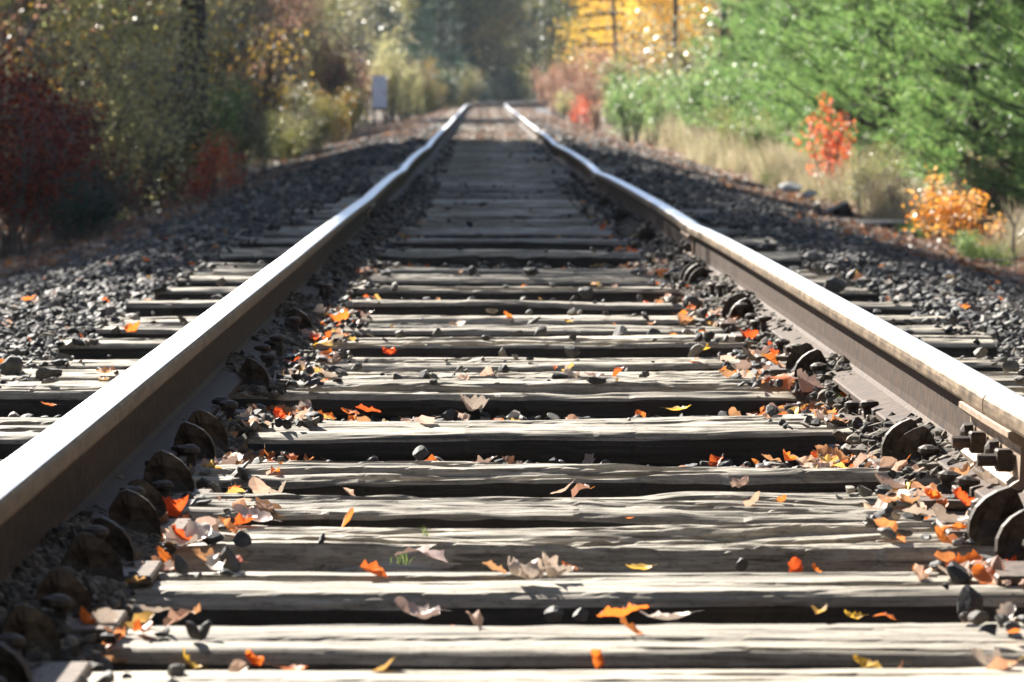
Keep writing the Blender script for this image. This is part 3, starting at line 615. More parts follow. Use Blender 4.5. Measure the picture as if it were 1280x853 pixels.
# single stones one can pick out
def one_stone(px, py, wpx, label, z=-0.03, tall=0.8, mat=None, seed=0):
    p = P(px, py, z); s = wpx * p.y / F; r_ = np.random.RandomState(seed + int(px))
    b_ = IV2 * (1 + r_.uniform(-0.06, 0.06, (len(IV2), 1)))
    for _ in range(8):
        nr = r_.normal(0, 1, 3); nr /= np.linalg.norm(nr); b_ = b_ - nr * np.maximum(b_ @ nr - r_.uniform(.5, .8), 0)[:, None]
    rounded = b_ * 1.15 * np.array([1, 0.8, tall]) * s / 2
    me = mesh_np('stone', rounded, IF2, [mat or M_STONE]); o = obj('stone', me, None, (p.x, p.y, p.z + tall * s * 0.25), (0, 0, r_.rand() * 3))
    tag(o, label, 'stone', 'loose stones by the ties')
for args in [(80, 838, 62, 'big rounded grey stone at the bottom left corner below the left rail'),
             (125, 846, 34, 'small dark stone right of the big bottom left stone'),
             (40, 812, 50, 'angular slate-grey stone against the left rail anchors'),
             (693, 776, 27, 'bluish stone in the gap, left one of two in the middle foreground'),
             (727, 778, 24, 'bluish stone in the gap, right one of two in the middle foreground'),
             (449, 833, 48, 'flat grey stone in the nearest gap left of centre', -0.03, 0.45),
             (974, 833, 30, 'bluish round stone in the nearest gap right of centre'),
             (1217, 776, 34, 'dark upright pointed stone in the gap near the right edge', -0.03, 1.7),
             (930, 712, 22, 'small pale stone in front of the ragged timber', -0.02),
             (527, 571, 24, 'pale speckled stone in front of the tall black tie face', -0.03),
             (590, 343, 14, 'dark stone sitting on a sunlit tie at mid distance', 0.005, 1),
             (732, 370, 22, 'dark stone sitting on a pale tie at mid distance', 0.005, 0.8),
             (865, 385, 34, 'larger dark stone inside the right rail at mid distance', 0.0, 0.7),
             (1045, 362, 30, 'dark stone resting on ties outside the right rail', 0.0, 0.7),
             (1018, 325, 30, 'pale flat stone outside the right rail near the shade edge', 0.0, 0.5),
             (60, 472, 34, 'dark slab-like stone on tie ends left of the left rail', 0.0, 0.6),
             (15, 468, 30, 'dark stone standing at the left edge of the photo', 0.0, 1.0),
             (540, 480, 14, 'small pale stone on the split tie left of centre', 0.005, 0.7)]:
    one_stone(*args)
for k, (px, py, wp, t_) in enumerate([(988, 240, 34, 'broad'), (1012, 246, 22, 'small')]):
    one_stone(px, py, wp, '%s white stone lying at the foot of the dry grass right of the track' % t_, -0.22, 0.5, M_PALE_STONE)

# ------------------------------------------------------------------ fallen leaves
def leaf_grid(seed, L=0.1, nr=19, nc=7, curl=1.0, lobes=True):
    r_ = np.random.RandomState(seed); t = np.linspace(0, 1, nr)
    wv = np.sin(np.pi * np.clip(t, 0, 1) ** 0.85) ** 0.6 * 0.36
    if lobes: wv = wv * (0.84 + (0.1 + 0.16 * r_.rand()) * np.cos(t * 2 * np.pi * r_.choice([2.5, 3.0, 3.5]) + r_.rand() * 3)) + 0.035
    wv[0] = 0.008; wv[-1] = 0.01
    c = np.linspace(-1, 1, nc); TT, CC = np.meshgrid(t, c, indexing='ij')
    asym = 1 + 0.2 * r_.uniform(-1, 1, (nr, 1)) * np.sign(CC)
    xx = CC * wv[:, None] * asym; yy = TT - 0.5 + np.abs(CC) * 0.05 * lobes
    # curl across (cylinder) and along
    k1 = curl * r_.uniform(1.5, 4.5); k1 = k1 * r_.choice([0.5, 1, 1]); ang = xx * k1; rr = 1 / k1
    x2 = np.sin(ang) * rr; z2 = (1 - np.cos(ang)) * rr
    k2 = curl * r_.uniform(-1.6, 2.2) + 1e-3; a2 = yy * k2; y3 = np.sin(a2) / k2; z3 = (1 - np.cos(a2)) / k2
    z = z2 + z3 + 0.05 * curl * noise2(xx, yy, seed, 4, 4) + 0.02 * curl * noise2(xx, yy, seed + 1, 9, 9)
    V = np.stack([x2, y3, z], 2).reshape(-1, 3) * L; zb = V[nc // 2, 2]; b = len(V); y0 = V[nc // 2, 1]
    V = np.concatenate([V, np.array([(-.012, y0 / L, zb / L), (.012, y0 / L, zb / L), (.03, y0 / L - .2, zb / L + .03), (.015, y0 / L - .2, zb / L + .03)]) * L])
    V[:, 2] -= V[:, 2].min()
    return V, np.concatenate([gridfaces(nr, nc), np.array([(b, b + 1, b + 2, b + 3)])])
LEAF = {}
def leafmesh(kind, v):
    key = (kind, v)
    if key not in LEAF:
        V, Fc = leaf_grid(v * 13 + 5, 1.0, curl=[0.6, 1.0, 1.5, 2.0][v % 4]); LEAF[key] = mesh_np('fallen_leaf', V, Fc, [ML[kind]], smooth=True)
    return LEAF[key]
def leaf(px, py, wpx, kind, v, label, z=0.004, tilt=0, group='fallen leaves on the track', rz=None):
    p = P(px, py, z); s = wpx * p.y / F * 0.98; k = random.Random(px * 3 + py)
    o = obj('fallen_leaf', leafmesh(kind, v), None, p, (R(tilt * 0.7), R(k.uniform(-12, 12)), R(rz if rz is not None else k.choice([70, 90, 110, 60, 120, 250, 280])) + k.uniform(-.2, .2)), s)
    tag(o, label, 'leaf', group)
FEAT = [
 (212, 575, 62, 'orange', 1, 'large upright orange leaf beside the left rail anchors', -0.01, 55, 20),
 (275, 548, 40, 'orange', 5, 'dark orange leaf just right of the large upright one', -0.02, 35),
 (460, 516, 34, 'red', 2, 'bright red-orange leaf in the gap left of centre', -0.02, 20),
 (437, 518, 26, 'orange', 6, 'small orange leaf left of the bright red-orange one in the gap', -0.02, 25),
 (368, 462, 46, 'red', 3, 'crumpled red leaf inside the left rail', 0, 35),
 (165, 416, 30, 'orange', 7, 'orange leaf on a tie left of the left rail', 0.005, 15),
 (130, 467, 30, 'tan', 2, 'pale orange leaf on a tie end near the left rail', 0.005, 5),
 (60, 507, 22, 'orange', 4, 'orange leaf in the shade at the left edge', -0.02, 15),
 (35, 375, 24, 'orange', 9, 'orange leaf on dark ballast at the left edge', -0.02, 15),
 (712, 474, 38, 'pale', 3, 'pale curled leaf standing up on the split tie', 0.005, 35),
 (744, 472, 30, 'pink', 6, 'pinkish leaf right of the pale one standing on the split tie', 0.005, 15),
 (848, 514, 36, 'yellow', 0, 'orange-yellow leaf at the edge of the gap right of centre', -0.01, 10),
 (592, 515, 50, 'pale', 7, 'long pale leaf arched in the gap at centre', -0.02, 5, 90),
 (205, 708, 50, 'orange', 10, 'vivid orange leaf leaning on the tie end by the left rail', -0.005, 45),
 (255, 704, 46, 'tan', 1, 'tan leaf right of the vivid orange one', -0.01, 20),
 (287, 703, 34, 'red', 6, 'small red-brown leaf at the left part of the third gap', -0.01, 25),
 (175, 700, 32, 'pale', 5, 'pale leaf left of the vivid orange one', -0.005, 20),
 (327, 641, 34, 'pink', 11, 'grey-pink curled leaf alone on the broad timbers', 0.005, 20),
 (528, 704, 74, 'pink', 8, 'long pinkish leaf at the foot of the ragged timber', -0.01, 12, 75),
 (655, 727, 82, 'pale', 3, 'big bleached curled leaf on the bright tie at centre', 0.005, 15, 80),
 (690, 724, 60, 'pale', 7, 'bleached leaf right beside the big curled one at centre', 0.005, 30, 110),
 (617, 716, 36, 'tan', 2, 'tan curled leaf tip left of the big bleached one', 0.005, 40),
 (712, 713, 24, 'orange', 6, 'small orange leaf tip right of the bleached leaves', -0.005, 35),
 (800, 714, 40, 'yellow', 4, 'flat amber leaf in front of the ragged timber', -0.005, 5),
 (998, 716, 32, 'red', 1, 'reddish leaf standing against the ragged timber', -0.01, 70, 0),
 (1022, 716, 20, 'orange', 5, 'small orange leaf right of the standing reddish one', -0.01, 60),
 (520, 774, 74, 'pink', 9, 'long mauve-brown leaf leaning in the gap left of centre', -0.01, 15, 65),
 (783, 774, 70, 'orange', 2, 'humped orange leaf in the gap right of centre', -0.015, -10, 95),
 (835, 778, 70, 'pale', 0, 'flat whitish leaf right of the humped orange one', -0.012, 0, 90),
 (232, 832, 42, 'yellow', 5, 'yellow-orange leaf standing in the nearest gap at left', -0.02, 60),
 (313, 833, 44, 'orange', 3, 'rounded orange leaf in the nearest gap at left', -0.02, 45),
 (365, 842, 40, 'orange', 0, 'flat orange leaf at the bottom edge left of centre', -0.01, 5),
 (140, 832, 40, 'tan', 6, 'russet leaf by the stones at the bottom left', -0.02, 30),
 (185, 768, 60, 'pale', 4, 'striped pale leaf lying on the end of the second tie', 0.0, 5, 90),
 (247, 768, 22, 'tan', 7, 'small upright tan leaf in the gap at left', -0.01, 60),
 (748, 834, 40, 'orange', 11, 'pointed orange leaf standing in the nearest gap at centre', -0.02, 65, 10),
 (1087, 838, 42, 'yellow', 6, 'amber leaf in the nearest gap at right', -0.015, 30),
 (1240, 840, 66, 'pale', 1, 'white leaf in the bottom right corner', -0.01, 25, 90),
 (1128, 842, 28, 'brown', 5, 'brown twisted leaf left of the white corner leaf', -0.015, 60),
 (1070, 776, 30, 'yellow', 9, 'amber leaf in the second gap at right', -0.015, 15),
 (1110, 778, 32, 'orange', 8, 'orange leaf right of the amber one in the second gap', -0.015, 15),
 (1225, 718, 30, 'orange', 2, 'orange leaf under the ragged timber at the right edge', -0.01, 30),
 (1268, 716, 34, 'red', 7, 'red leaf touching the right edge below the timbers', -0.01, 40),
 (640, 583, 34, 'brown', 2, 'brown curled leaf on the rear timber at centre', 0.005, 40),
 (605, 582, 36, 'pink', 10, 'grey-brown leaf left of the curled brown one at centre', 0.005, 15),
 (928, 611, 42, 'pink', 3, 'pinkish folded leaf on the rear timber right of centre', 0.005, 25),
 (787, 650, 13, 'orange', 0, 'tiny orange leaf scrap alone on the broad timbers', 0.006, 5),
 (965, 578, 30, 'tan', 6, 'tan leaf at the back edge of the rear timber', 0, 35),
 (985, 578, 28, 'orange', 7, 'orange leaf at the back edge of the rear timber', 0, 35),
 (1050, 577, 36, 'tan', 11, 'round brown leaf before the right rail anchors', -0.01, 50),
 (1097, 578, 28, 'orange', 9, 'orange leaf right of the round brown one', -0.01, 30),
 (1057, 492, 26, 'orange', 4, 'orange leaf lodged by the right rail spikes', 0.0, 55, 10),
 (1010, 492, 56, 'pink', 7, 'big grey-pink curled leaf inside the right rail', 0.0, 30),
 (968, 442, 34, 'red', 5, 'bright red-orange leaf inside the right rail', 0.0, 50),
 (880, 438, 22, 'yellow', 1, 'amber leaf in front of a grey tie right of centre', -0.005, 5),
 (405, 433, 30, 'yellow', 8, 'yellow leaf on the tie inside the left rail', 0.003, 5),
 (413, 404, 14, 'yellow', 2, 'small lemon leaf inside the left rail', 0.003, 30),
 (711, 403, 14, 'yellow', 6, 'small lemon leaf at centre on a grey tie', 0.003, 20),
 (485, 444, 30, 'red', 3, 'dull red leaf left of centre in a narrow gap', -0.01, 15),
 (868, 350, 16, 'red', 1, 'small red leaf near the right rail at mid distance', 0, 30),
 (1067, 343, 16, 'yellow', 3, 'amber leaf on a tie end outside the right rail', 0.0, 15),
 (1205, 385, 20, 'orange', 10, 'orange leaf on the ballast outside the right rail', -0.03, 10),
 (182, 326, 14, 'orange', 1, 'small orange leaf on the left ballast in sun', -0.03, 15),
 (1160, 650, 60, 'pale', 2, 'whitish leaf on the left of the pile by the right rail', 0.01, 15),
 (1190, 655, 62, 'pale', 5, 'whitish leaf at the middle of the pile by the right rail', 0.015, 25),
 (1140, 632, 38, 'tan', 9, 'tan leaf at the back left of the pile by the right rail', 0.005, 30),
 (1165, 625, 40, 'orange', 3, 'orange leaf at the back of the pile by the right rail', 0.015, 40),
 (1205, 632, 44, 'red', 11, 'red-brown leaf tucked in the pile by the right rail', 0.03, 35),
 (1235, 605, 46, 'pale', 10, 'pale leaf leaning up against the joint bar', 0.04, 30),
 (1205, 598, 50, 'tan', 1, 'tan leaf below the joint bar nuts', 0.03, 25),
 (1250, 640, 40, 'orange', 6, 'orange leaf beside the nearest right rail anchor', 0.02, 50),
]
for f in FEAT:
    px, py, wp, kd, v, lab, z, tl = f[:8]; leaf(px, py, wp, kd, v, lab, z, tl, rz=f[8] if len(f) > 8 else None)
# loose leaves nobody could tell apart one by one, still single objects
kr = random.Random(9); DESC = {'orange': 'small orange leaf scattered in the gaps between the near ties', 'red': 'small red-orange leaf scattered among the ballast stones', 'tan': 'small tan leaf among leaves piled inside the rails', 'pale': 'small bleached leaf among leaves piled inside the rails', 'pink': 'small grey-pink leaf among leaves piled inside the rails', 'brown': 'small dark brown leaf in the shade inside the rails', 'yellow': 'small amber leaf scattered in the gaps between the near ties'}
for i in range(225):
    y = kr.uniform(4.4, 15); 
    mode = kr.random()
    if mode < 0.66: x = kr.choice([-1, 1]) * kr.triangular(0.42, 0.66, 0.6); kd = kr.choice(['tan', 'pale', 'pink', 'brown', 'orange', 'red', 'tan', 'orange'])
    else: x = kr.uniform(-1.2, 1.2); kd = kr.choice(['orange', 'tan', 'pink', 'yellow', 'red', 'pink'])
    if abs(abs(x) - 0.7525) < 0.07: continue
    ot = bool(on_tie(np.array([x]), np.array([y]))[0])
    if ot and mode >= 0.66 and kr.random() < 0.75: continue
    z = 0.006 if ot else float(formation(x)) + 0.022
    o = obj('fallen_leaf', leafmesh(kd, kr.randrange(12)), None, (x, y, z), (R(kr.uniform(-25, 45)), R(kr.uniform(-30, 30)), kr.uniform(0, 6.28)), kr.uniform(0.035, 0.085))
    tag(o, DESC[kd], 'leaf', 'loose leaves along the track')
def litter(name, x, y, z, smin, smax, seed, mat, label, tilt=0.5):
    rs_ = np.random.RandomState(seed); n = len(x); base = []
    for v in range(8):
        V, Fc = leaf_grid(v * 7 + 3, 1.0, nr=7, nc=3, curl=1.2); base.append(V)
    base = np.array(base)[rs_.randint(0, 8, n)]; size = rs_.uniform(smin, smax, n)
    V = np.einsum('nij,nkj->nki', rand_rot(n, rs_, tilt), base) * size[:, None, None] + np.stack([x, y, z], 1)[:, None]
    m = V.shape[1]; Fq = (Fc[None] + (np.arange(n) * m)[:, None, None]).reshape(-1, 4)
    tag(obj(name, mesh_np(name, V.reshape(-1, 3), Fq, [mat])), label, 'leaf litter', None, 'stuff')
n = 8000; y = 4.4 + 22 * rs.rand(n); x = np.where(rs.rand(n) < 0.75, np.sign(rs.rand(n) - 0.5) * rs.triangular(0.45, 0.62, 0.67, n), view_u(n, y, rs, 0.5))
ot = on_tie(x, y); k = ~(np.abs(np.abs(x) - 0.7525) < 0.07) & ~(ot & (rs.rand(n) < 0.75)) & ~((np.abs(x) > .85) & (rs.rand(n) < 0.8))
x, y, ot = x[k], y[k], ot[k]
litter('leaf_litter', x, y, np.where(ot, 0.004, gz(x, y) + 0.02), 0.018, 0.06, 5, M_LITTER, 'fine dry leaf scraps among the ballast and rail spikes')
n = 9000; y = 22 + 130 * rs.rand(n) ** 1.3; x = np.where(rs.rand(n) < 0.8, np.sign(rs.rand(n) - 0.45) * rs.uniform(1.9, 4.3, n), rs.uniform(-1.9, 1.9, n) )
k = ~((np.abs(x) < 2.4) & (y < 60) & (rs.rand(n) < 0.93)); x, y = x[k], y[k]
litter('leaf_litter', x, y, gz(x, y) + 0.02, 0.05, 0.12, 6, M_LITTER_BROWN, 'pinkish brown leaf litter along both shoulders of the distant track')
n = 3200; y = 60 + 95 * rs.rand(n); x = rs.uniform(-1.8, 1.8, n); k = np.abs(np.abs(x) - 0.7525) > 0.12; x, y = x[k], y[k]
litter('leaf_litter', x, y, zt(y) + 0.005, 0.04, 0.1, 7, M_LITTER_BROWN, 'brown leaf litter lying between the distant rails')
n = 14000; y = rs.uniform(2, 45, n); x = np.sign(rs.rand(n) - 0.5) * (2.9 + 8 * rs.rand(n) ** 1.3)
litter('leaf_litter', x, y, gz(x, y) + 0.02, 0.06, 0.13, 9, M_LITTER_BROWN, 'fallen brown leaves covering the ground beside the near track')
# tiny grass tufts in the gap, left of centre
def tuft(name, p, n, h, spread, mat, label, cat, seed, wd=0.002, group=None, lean=0.35):
    r_ = np.random.RandomState(seed); V = []; Fc = []
    for k in range(n):
        a = r_.uniform(0, 6.283); rr = spread * r_.rand() ** 0.6; bx, by = rr * math.cos(a), rr * math.sin(a); hh = h * r_.uniform(0.45, 1.1)
        dx, dy = r_.normal(0, lean, 2) * hh; ca, sa = math.cos(a + 1), math.sin(a + 1); b = len(V)
        V += [(bx - wd * ca, by - wd * sa, -0.02 * h), (bx + wd * ca, by + wd * sa, -0.02 * h), (bx + dx * .4 + wd * .8 * ca, by + dy * .4 + wd * .8 * sa, hh * .6), (bx + dx * .4 - wd * .8 * ca, by + dy * .4 - wd * .8 * sa, hh * .6),
              (bx + dx + wd * .15 * ca, by + dy + wd * .15 * sa, hh), (bx + dx - wd * .15 * ca, by + dy - wd * .15 * sa, hh)]
        Fc += [(b, b + 1, b + 2, b + 3), (b + 3, b + 2, b + 4, b + 5)]
    me = mesh_np(name, np.array(V), np.array(Fc), [mat])
    if label is None: return me
    return tag(obj(name, me, None, p), label, cat, group)
tuft('grass_tuft', P(498, 707, -0.02), 30, 0.022, 0.016, MF['greengrass'], 'tiny green grass tuft sprouting beside the long pinkish leaf', 'grass tuft', 1, 0.0006)
tuft('grass_tuft', P(532, 672, 0.0), 12, 0.018, 0.01, MF['greengrass'], 'tiny green sprig growing on the broad timbers left of centre', 'grass tuft', 2, 0.0006)
tuft('grass_tuft', P(1062, 500, -0.02), 80, 0.03, 0.04, MF['greengrass'], 'small moss-green tuft beside the right rail base', 'grass tuft', 3, 0.001)

# ------------------------------------------------------------------ vegetation meshes
def quads(pos, nrm_rs, length, width, dirs=None):
    n = len(pos); rs_ = nrm_rs
    if dirs is None:
        d = rs_.normal(0, 1, (n, 3)); 
    else: d = dirs + rs_.normal(0, 0.35, (n, 3))
    d /= np.linalg.norm(d, axis=1)[:, None] + 1e-9
    e = np.cross(d, rs_.normal(0, 1, (n, 3))); e /= np.linalg.norm(e, axis=1)[:, None] + 1e-9
    L = (length * rs_.uniform(0.6, 1.25, n))[:, None]; W = (width * rs_.uniform(0.7, 1.2, n))[:, None]
    V = np.stack([pos, pos + d * L * .5 + e * W * .5, pos + d * L, pos + d * L * .5 - e * W * .5], 1)
    return V.reshape(-1, 3), np.arange(n * 4).reshape(-1, 4)
def shrub_meshes(seed, h=1.5, w=1.0, n=2600, leaf=0.055, stems=12, gap=0.5):
    """stems mesh and foliage mesh of one shrub; foliage sits on twig ends, in clumps"""
    r_ = np.random.RandomState(seed); a = Acc(); ends = []
    for s_ in range(stems):
        an = r_.uniform(0, 6.283); rr = r_.uniform(0, 0.12) * w; p0 = Vector((rr * math.cos(an), rr * math.sin(an), -0.1))
        top = Vector((w * 0.5 * r_.uniform(.2, 1) * math.cos(an + r_.normal(0, .4)), w * 0.5 * r_.uniform(.2, 1) * math.sin(an + r_.normal(0, .4)), h * r_.uniform(0.5, 1)))
        pts = [p0]; 
        for k in range(1, 6): q = k / 5; pts.append(p0.lerp(top, q) + Vector((r_.normal(0, .03), r_.normal(0, .03), 0.1 * h * math.sin(q * 3.1))))
        a.tube(pts, [0.012 * h * (1 - .8 * k / 5) for k in range(6)], 4)
        for b_ in range(7):
            q = r_.uniform(0.2, 1); k = int(q * 4.99); st = pts[k].lerp(pts[k + 1], q * 5 - k if k < 5 else 0)
            en = st + Vector((r_.normal(0, .17) * w, r_.normal(0, .17) * w, r_.uniform(0.02, .22) * h))
            a.tube([st, st.lerp(en, .5) + Vector((0, 0, .03)), en], [0.005 * h, 0.0035 * h, 0.0015 * h], 3); ends.append(en); ends.append(st.lerp(en, .5))
    stem = a.mesh('stems', [M_TWIG])
    ends = np.array([tuple(e) for e in ends]); keep = r_.rand(len(ends)) > gap * 0.4; ends = ends[keep]
    c = ends[r_.randint(0, len(ends), n)] + r_.normal(0, 1, (n, 3)) * np.array([0.075 * w, 0.075 * w, 0.06 * h])
    c[:, 2] = np.maximum(c[:, 2], 0.0)
    V, Fc = quads(c, r_, leaf, leaf * 0.62)
    return stem, mesh_np('foliage', V, Fc, [MF['green']])
SHR = [shrub_meshes(100 + i, 1.5, [1.1, 0.9, 1.4, 1.2, 1.0, 1.3][i], 4200, 0.05, [14, 10, 18, 14, 9, 16][i]) for i in range(6)]
SPARSE = [shrub_meshes(200 + i, 1.6, 1.1, 500, 0.045, 26, 0.8) for i in range(3)]
BIGLEAF = [shrub_meshes(300 + i, 1.2, 0.8, [420, 900, 700, 760][i], [.075, .075, .075, .055][i], 7, 0.5) for i in range(4)]
def shrub(x, y, h, mat, label, group, kind='shrub', src=None, wide=1.0, rz=None, seed=0, name='shrub', dz=0):
    k = random.Random(seed + int(x * 31 + y * 17)); src = src or SHR; st, fo = src[k.randrange(len(src))]
    z = float(gz(x, y)) - 0.03 + dz; H = 1.5 if src is SHR else (1.6 if src is SPARSE else 1.2); s = h / H
    e = empty(name, (x, y, z)); e.rotation_euler = (0, 0, rz if rz is not None else k.uniform(0, 6.28)); e.scale = (s * wide, s * wide, s)
    tag(e, label, kind, group)
    obj('stems', st, e); f = obj('foliage', fo, e)
    f.material_slots[0].link = 'OBJECT'; f.material_slots[0].material = MF[mat]
    return e

# white pine: whorled boughs with needle tufts
def pine_meshes(seed, H=7.0, Rb=2.1, tufts=5200, z0=0.15):
    r_ = np.random.RandomState(seed); a = Acc(); a.tube([(0, 0, -0.3), (0.03, 0, H * .5), (0, 0.02, H)], [0.11, 0.07, 0.015], 8)
    trunk = a.mesh('trunk', [M_BARK]); b = Acc(); pos = []; dr = []
    z = z0
    while z < H * 0.97:
        q = z / H; L = Rb * (1 - q) ** 0.75 * (0.75 + 0.25 * min(1, q * 8))
        for k in range(7):
            an = r_.uniform(0, 6.283); l_ = L * r_.uniform(.6, 1.1); up = r_.uniform(0.0, 0.75)
            p0 = Vector((0, 0, z + r_.uniform(-.1, .1))); d = Vector((math.cos(an), math.sin(an), up)); p1 = p0 + d * l_
            mid = p0.lerp(p1, .5) - Vector((0, 0, .08 * l_)); b.tube([p0, mid, p1], [0.022 * (1 - q) + .006, 0.012, 0.004], 4)
            m = int(16 * l_ / 1.2) + 6
            for j in range(m):
                t = r_.uniform(.18, 1.02) ** 0.8; base = p0 * ((1 - t) ** 2) + mid * (2 * t * (1 - t)) + p1 * t * t
                side = Vector((-math.sin(an), math.cos(an), r_.uniform(-.1, .5))) * r_.choice([-1, 1]); tw = r_.uniform(.05, .42) * l_ * (1.15 - t)
                e = base + side * tw + d * tw * .6
                for u in range(3):
                    qn = base.lerp(e, r_.uniform(.3, 1)); pos.append(tuple(qn)); dr.append(tuple((d * .7 + side * .5 + Vector((0, 0, .55))).normalized()))
        z += 0.19
    pos = np.array(pos); dr = np.array(dr); idx = r_.choice(len(pos), min(len(pos), tufts), replace=False); pos, dr = pos[idx], dr[idx]
    N = 9; pp = np.repeat(pos, N, 0) + r_.normal(0, .018, (len(pos) * N, 3)); dd = np.repeat(dr, N, 0) + r_.normal(0, .38, (len(pos) * N, 3))
    V, Fc = quads(pp, r_, 0.115, 0.0095, dd)
    return trunk, b.mesh('branches', [M_BARK]), mesh_np('needles', V, Fc, [MF['pine']])
PINE = [pine_meshes(1, tufts=6500), pine_meshes(2, 6.0, 1.9, 6000), pine_meshes(3, 8.0, 2.4, 7000)]
def pine(x, y, s, v, label, group='young pines right of the track', rz=0, mat='pine', name='pine_tree'):
    e = empty(name, (x, y, float(gz(x, y)) - 0.1)); e.rotation_euler = (0, 0, rz); e.scale = (s, s, s); tag(e, label, 'pine tree', group)
    for nm, me in zip(('trunk', 'branches', 'needles'), PINE[v]):
        o = obj(nm, me, e)
        if nm == 'needles' and mat != 'pine': o.material_slots[0].link = 'OBJECT'; o.material_slots[0].material = MF[mat]
    return e
# tall broadleaf trees
def tree_meshes(seed, H=14, Rc=3.6, n=9000, leaf=0.17, low=0.35, tr=0.2):
    r_ = np.random.RandomState(seed); a = Acc(); lean = r_.normal(0, .3, 2)
    tp = [Vector((lean[0] * q * q, lean[1] * q * q, -0.4 + (H * .9 + .4) * q)) for q in np.linspace(0, 1, 9)]
    a.tube(tp, [tr * (1.25 if i == 0 else 1) * (1 - .88 * i / 8) for i in range(9)], 9)
    b = Acc(); ends = []
    for k in range(34):
        q = r_.uniform(low, 1); i = min(7, int(q * 8)); p0 = tp[i].lerp(tp[i + 1], q * 8 - i); an = r_.uniform(0, 6.283)
        l_ = Rc * r_.uniform(.55, 1.05) * (1 - .55 * abs(q - (low + .25)) / (1 - low)); up = r_.uniform(.15, .7); d = Vector((math.cos(an), math.sin(an), up)); p1 = p0 + d * l_
        mid = p0.lerp(p1, .5) + Vector((0, 0, -.1 * l_)); r0 = tr * .35 * (1 - .6 * q); b.tube([p0, mid, p1], [r0, r0 * .6, r0 * .15], 5)
        for j in range(9):
            t = r_.uniform(.25, 1.); base = p0 * ((1 - t) ** 2) + mid * (2 * t * (1 - t)) + p1 * t * t; e = base + Vector(r_.normal(0, .28 * l_ ** .5, 3)) + Vector((0, 0, .15))
            b.tube([base, base.lerp(e, .5) + Vector((0, 0, .05)), e], [r0 * .25, r0 * .15, .004], 3); ends.append(tuple(e)); ends.append(tuple(base.lerp(e, .6)))
    ends = np.array(ends); c = ends[r_.randint(0, len(ends), n)] + r_.normal(0, .32, (n, 3)); V, Fc = quads(c, r_, leaf, leaf * .65)
    return a.mesh('trunk', [M_BARK]), b.mesh('limbs', [M_BARK]), mesh_np('crown', V, Fc, [MF['mixed']])
TREE = [tree_meshes(11, 14, 3.8, 22000), tree_meshes(12, 12, 3.4, 20000, low=.25), tree_meshes(13, 16, 4.2, 22000), tree_meshes(14, 11, 3.0, 2500, 0.1, low=.12, tr=.12), tree_meshes(15, 15, 3.3, 22000, low=.56), tree_meshes(16, 14.5, 3.3, 22000, low=.58)]
TREELOW = [tree_meshes(21, 9, 3.2, 12000, 0.12, low=0.06, tr=.14), tree_meshes(22, 11, 3.6, 14000, 0.13, low=0.05, tr=.16)]
def tree(x, y, s, src, v, mat, label, group, rz=0, name='tree', cat='tree'):
    e = empty(name, (x, y, float(gz(x, y)) - .05)); e.rotation_euler = (0, 0, rz); e.scale = (s, s, s); tag(e, label, cat, group)
    for nm, me in zip(('trunk', 'limbs', 'crown'), src[v]):
        o = obj(nm, me, e)
        if nm == 'crown': o.material_slots[0].link = 'OBJECT'; o.material_slots[0].material = MF[mat]
    return e
def XY(px, y): return CX + (px - 603) / F * y

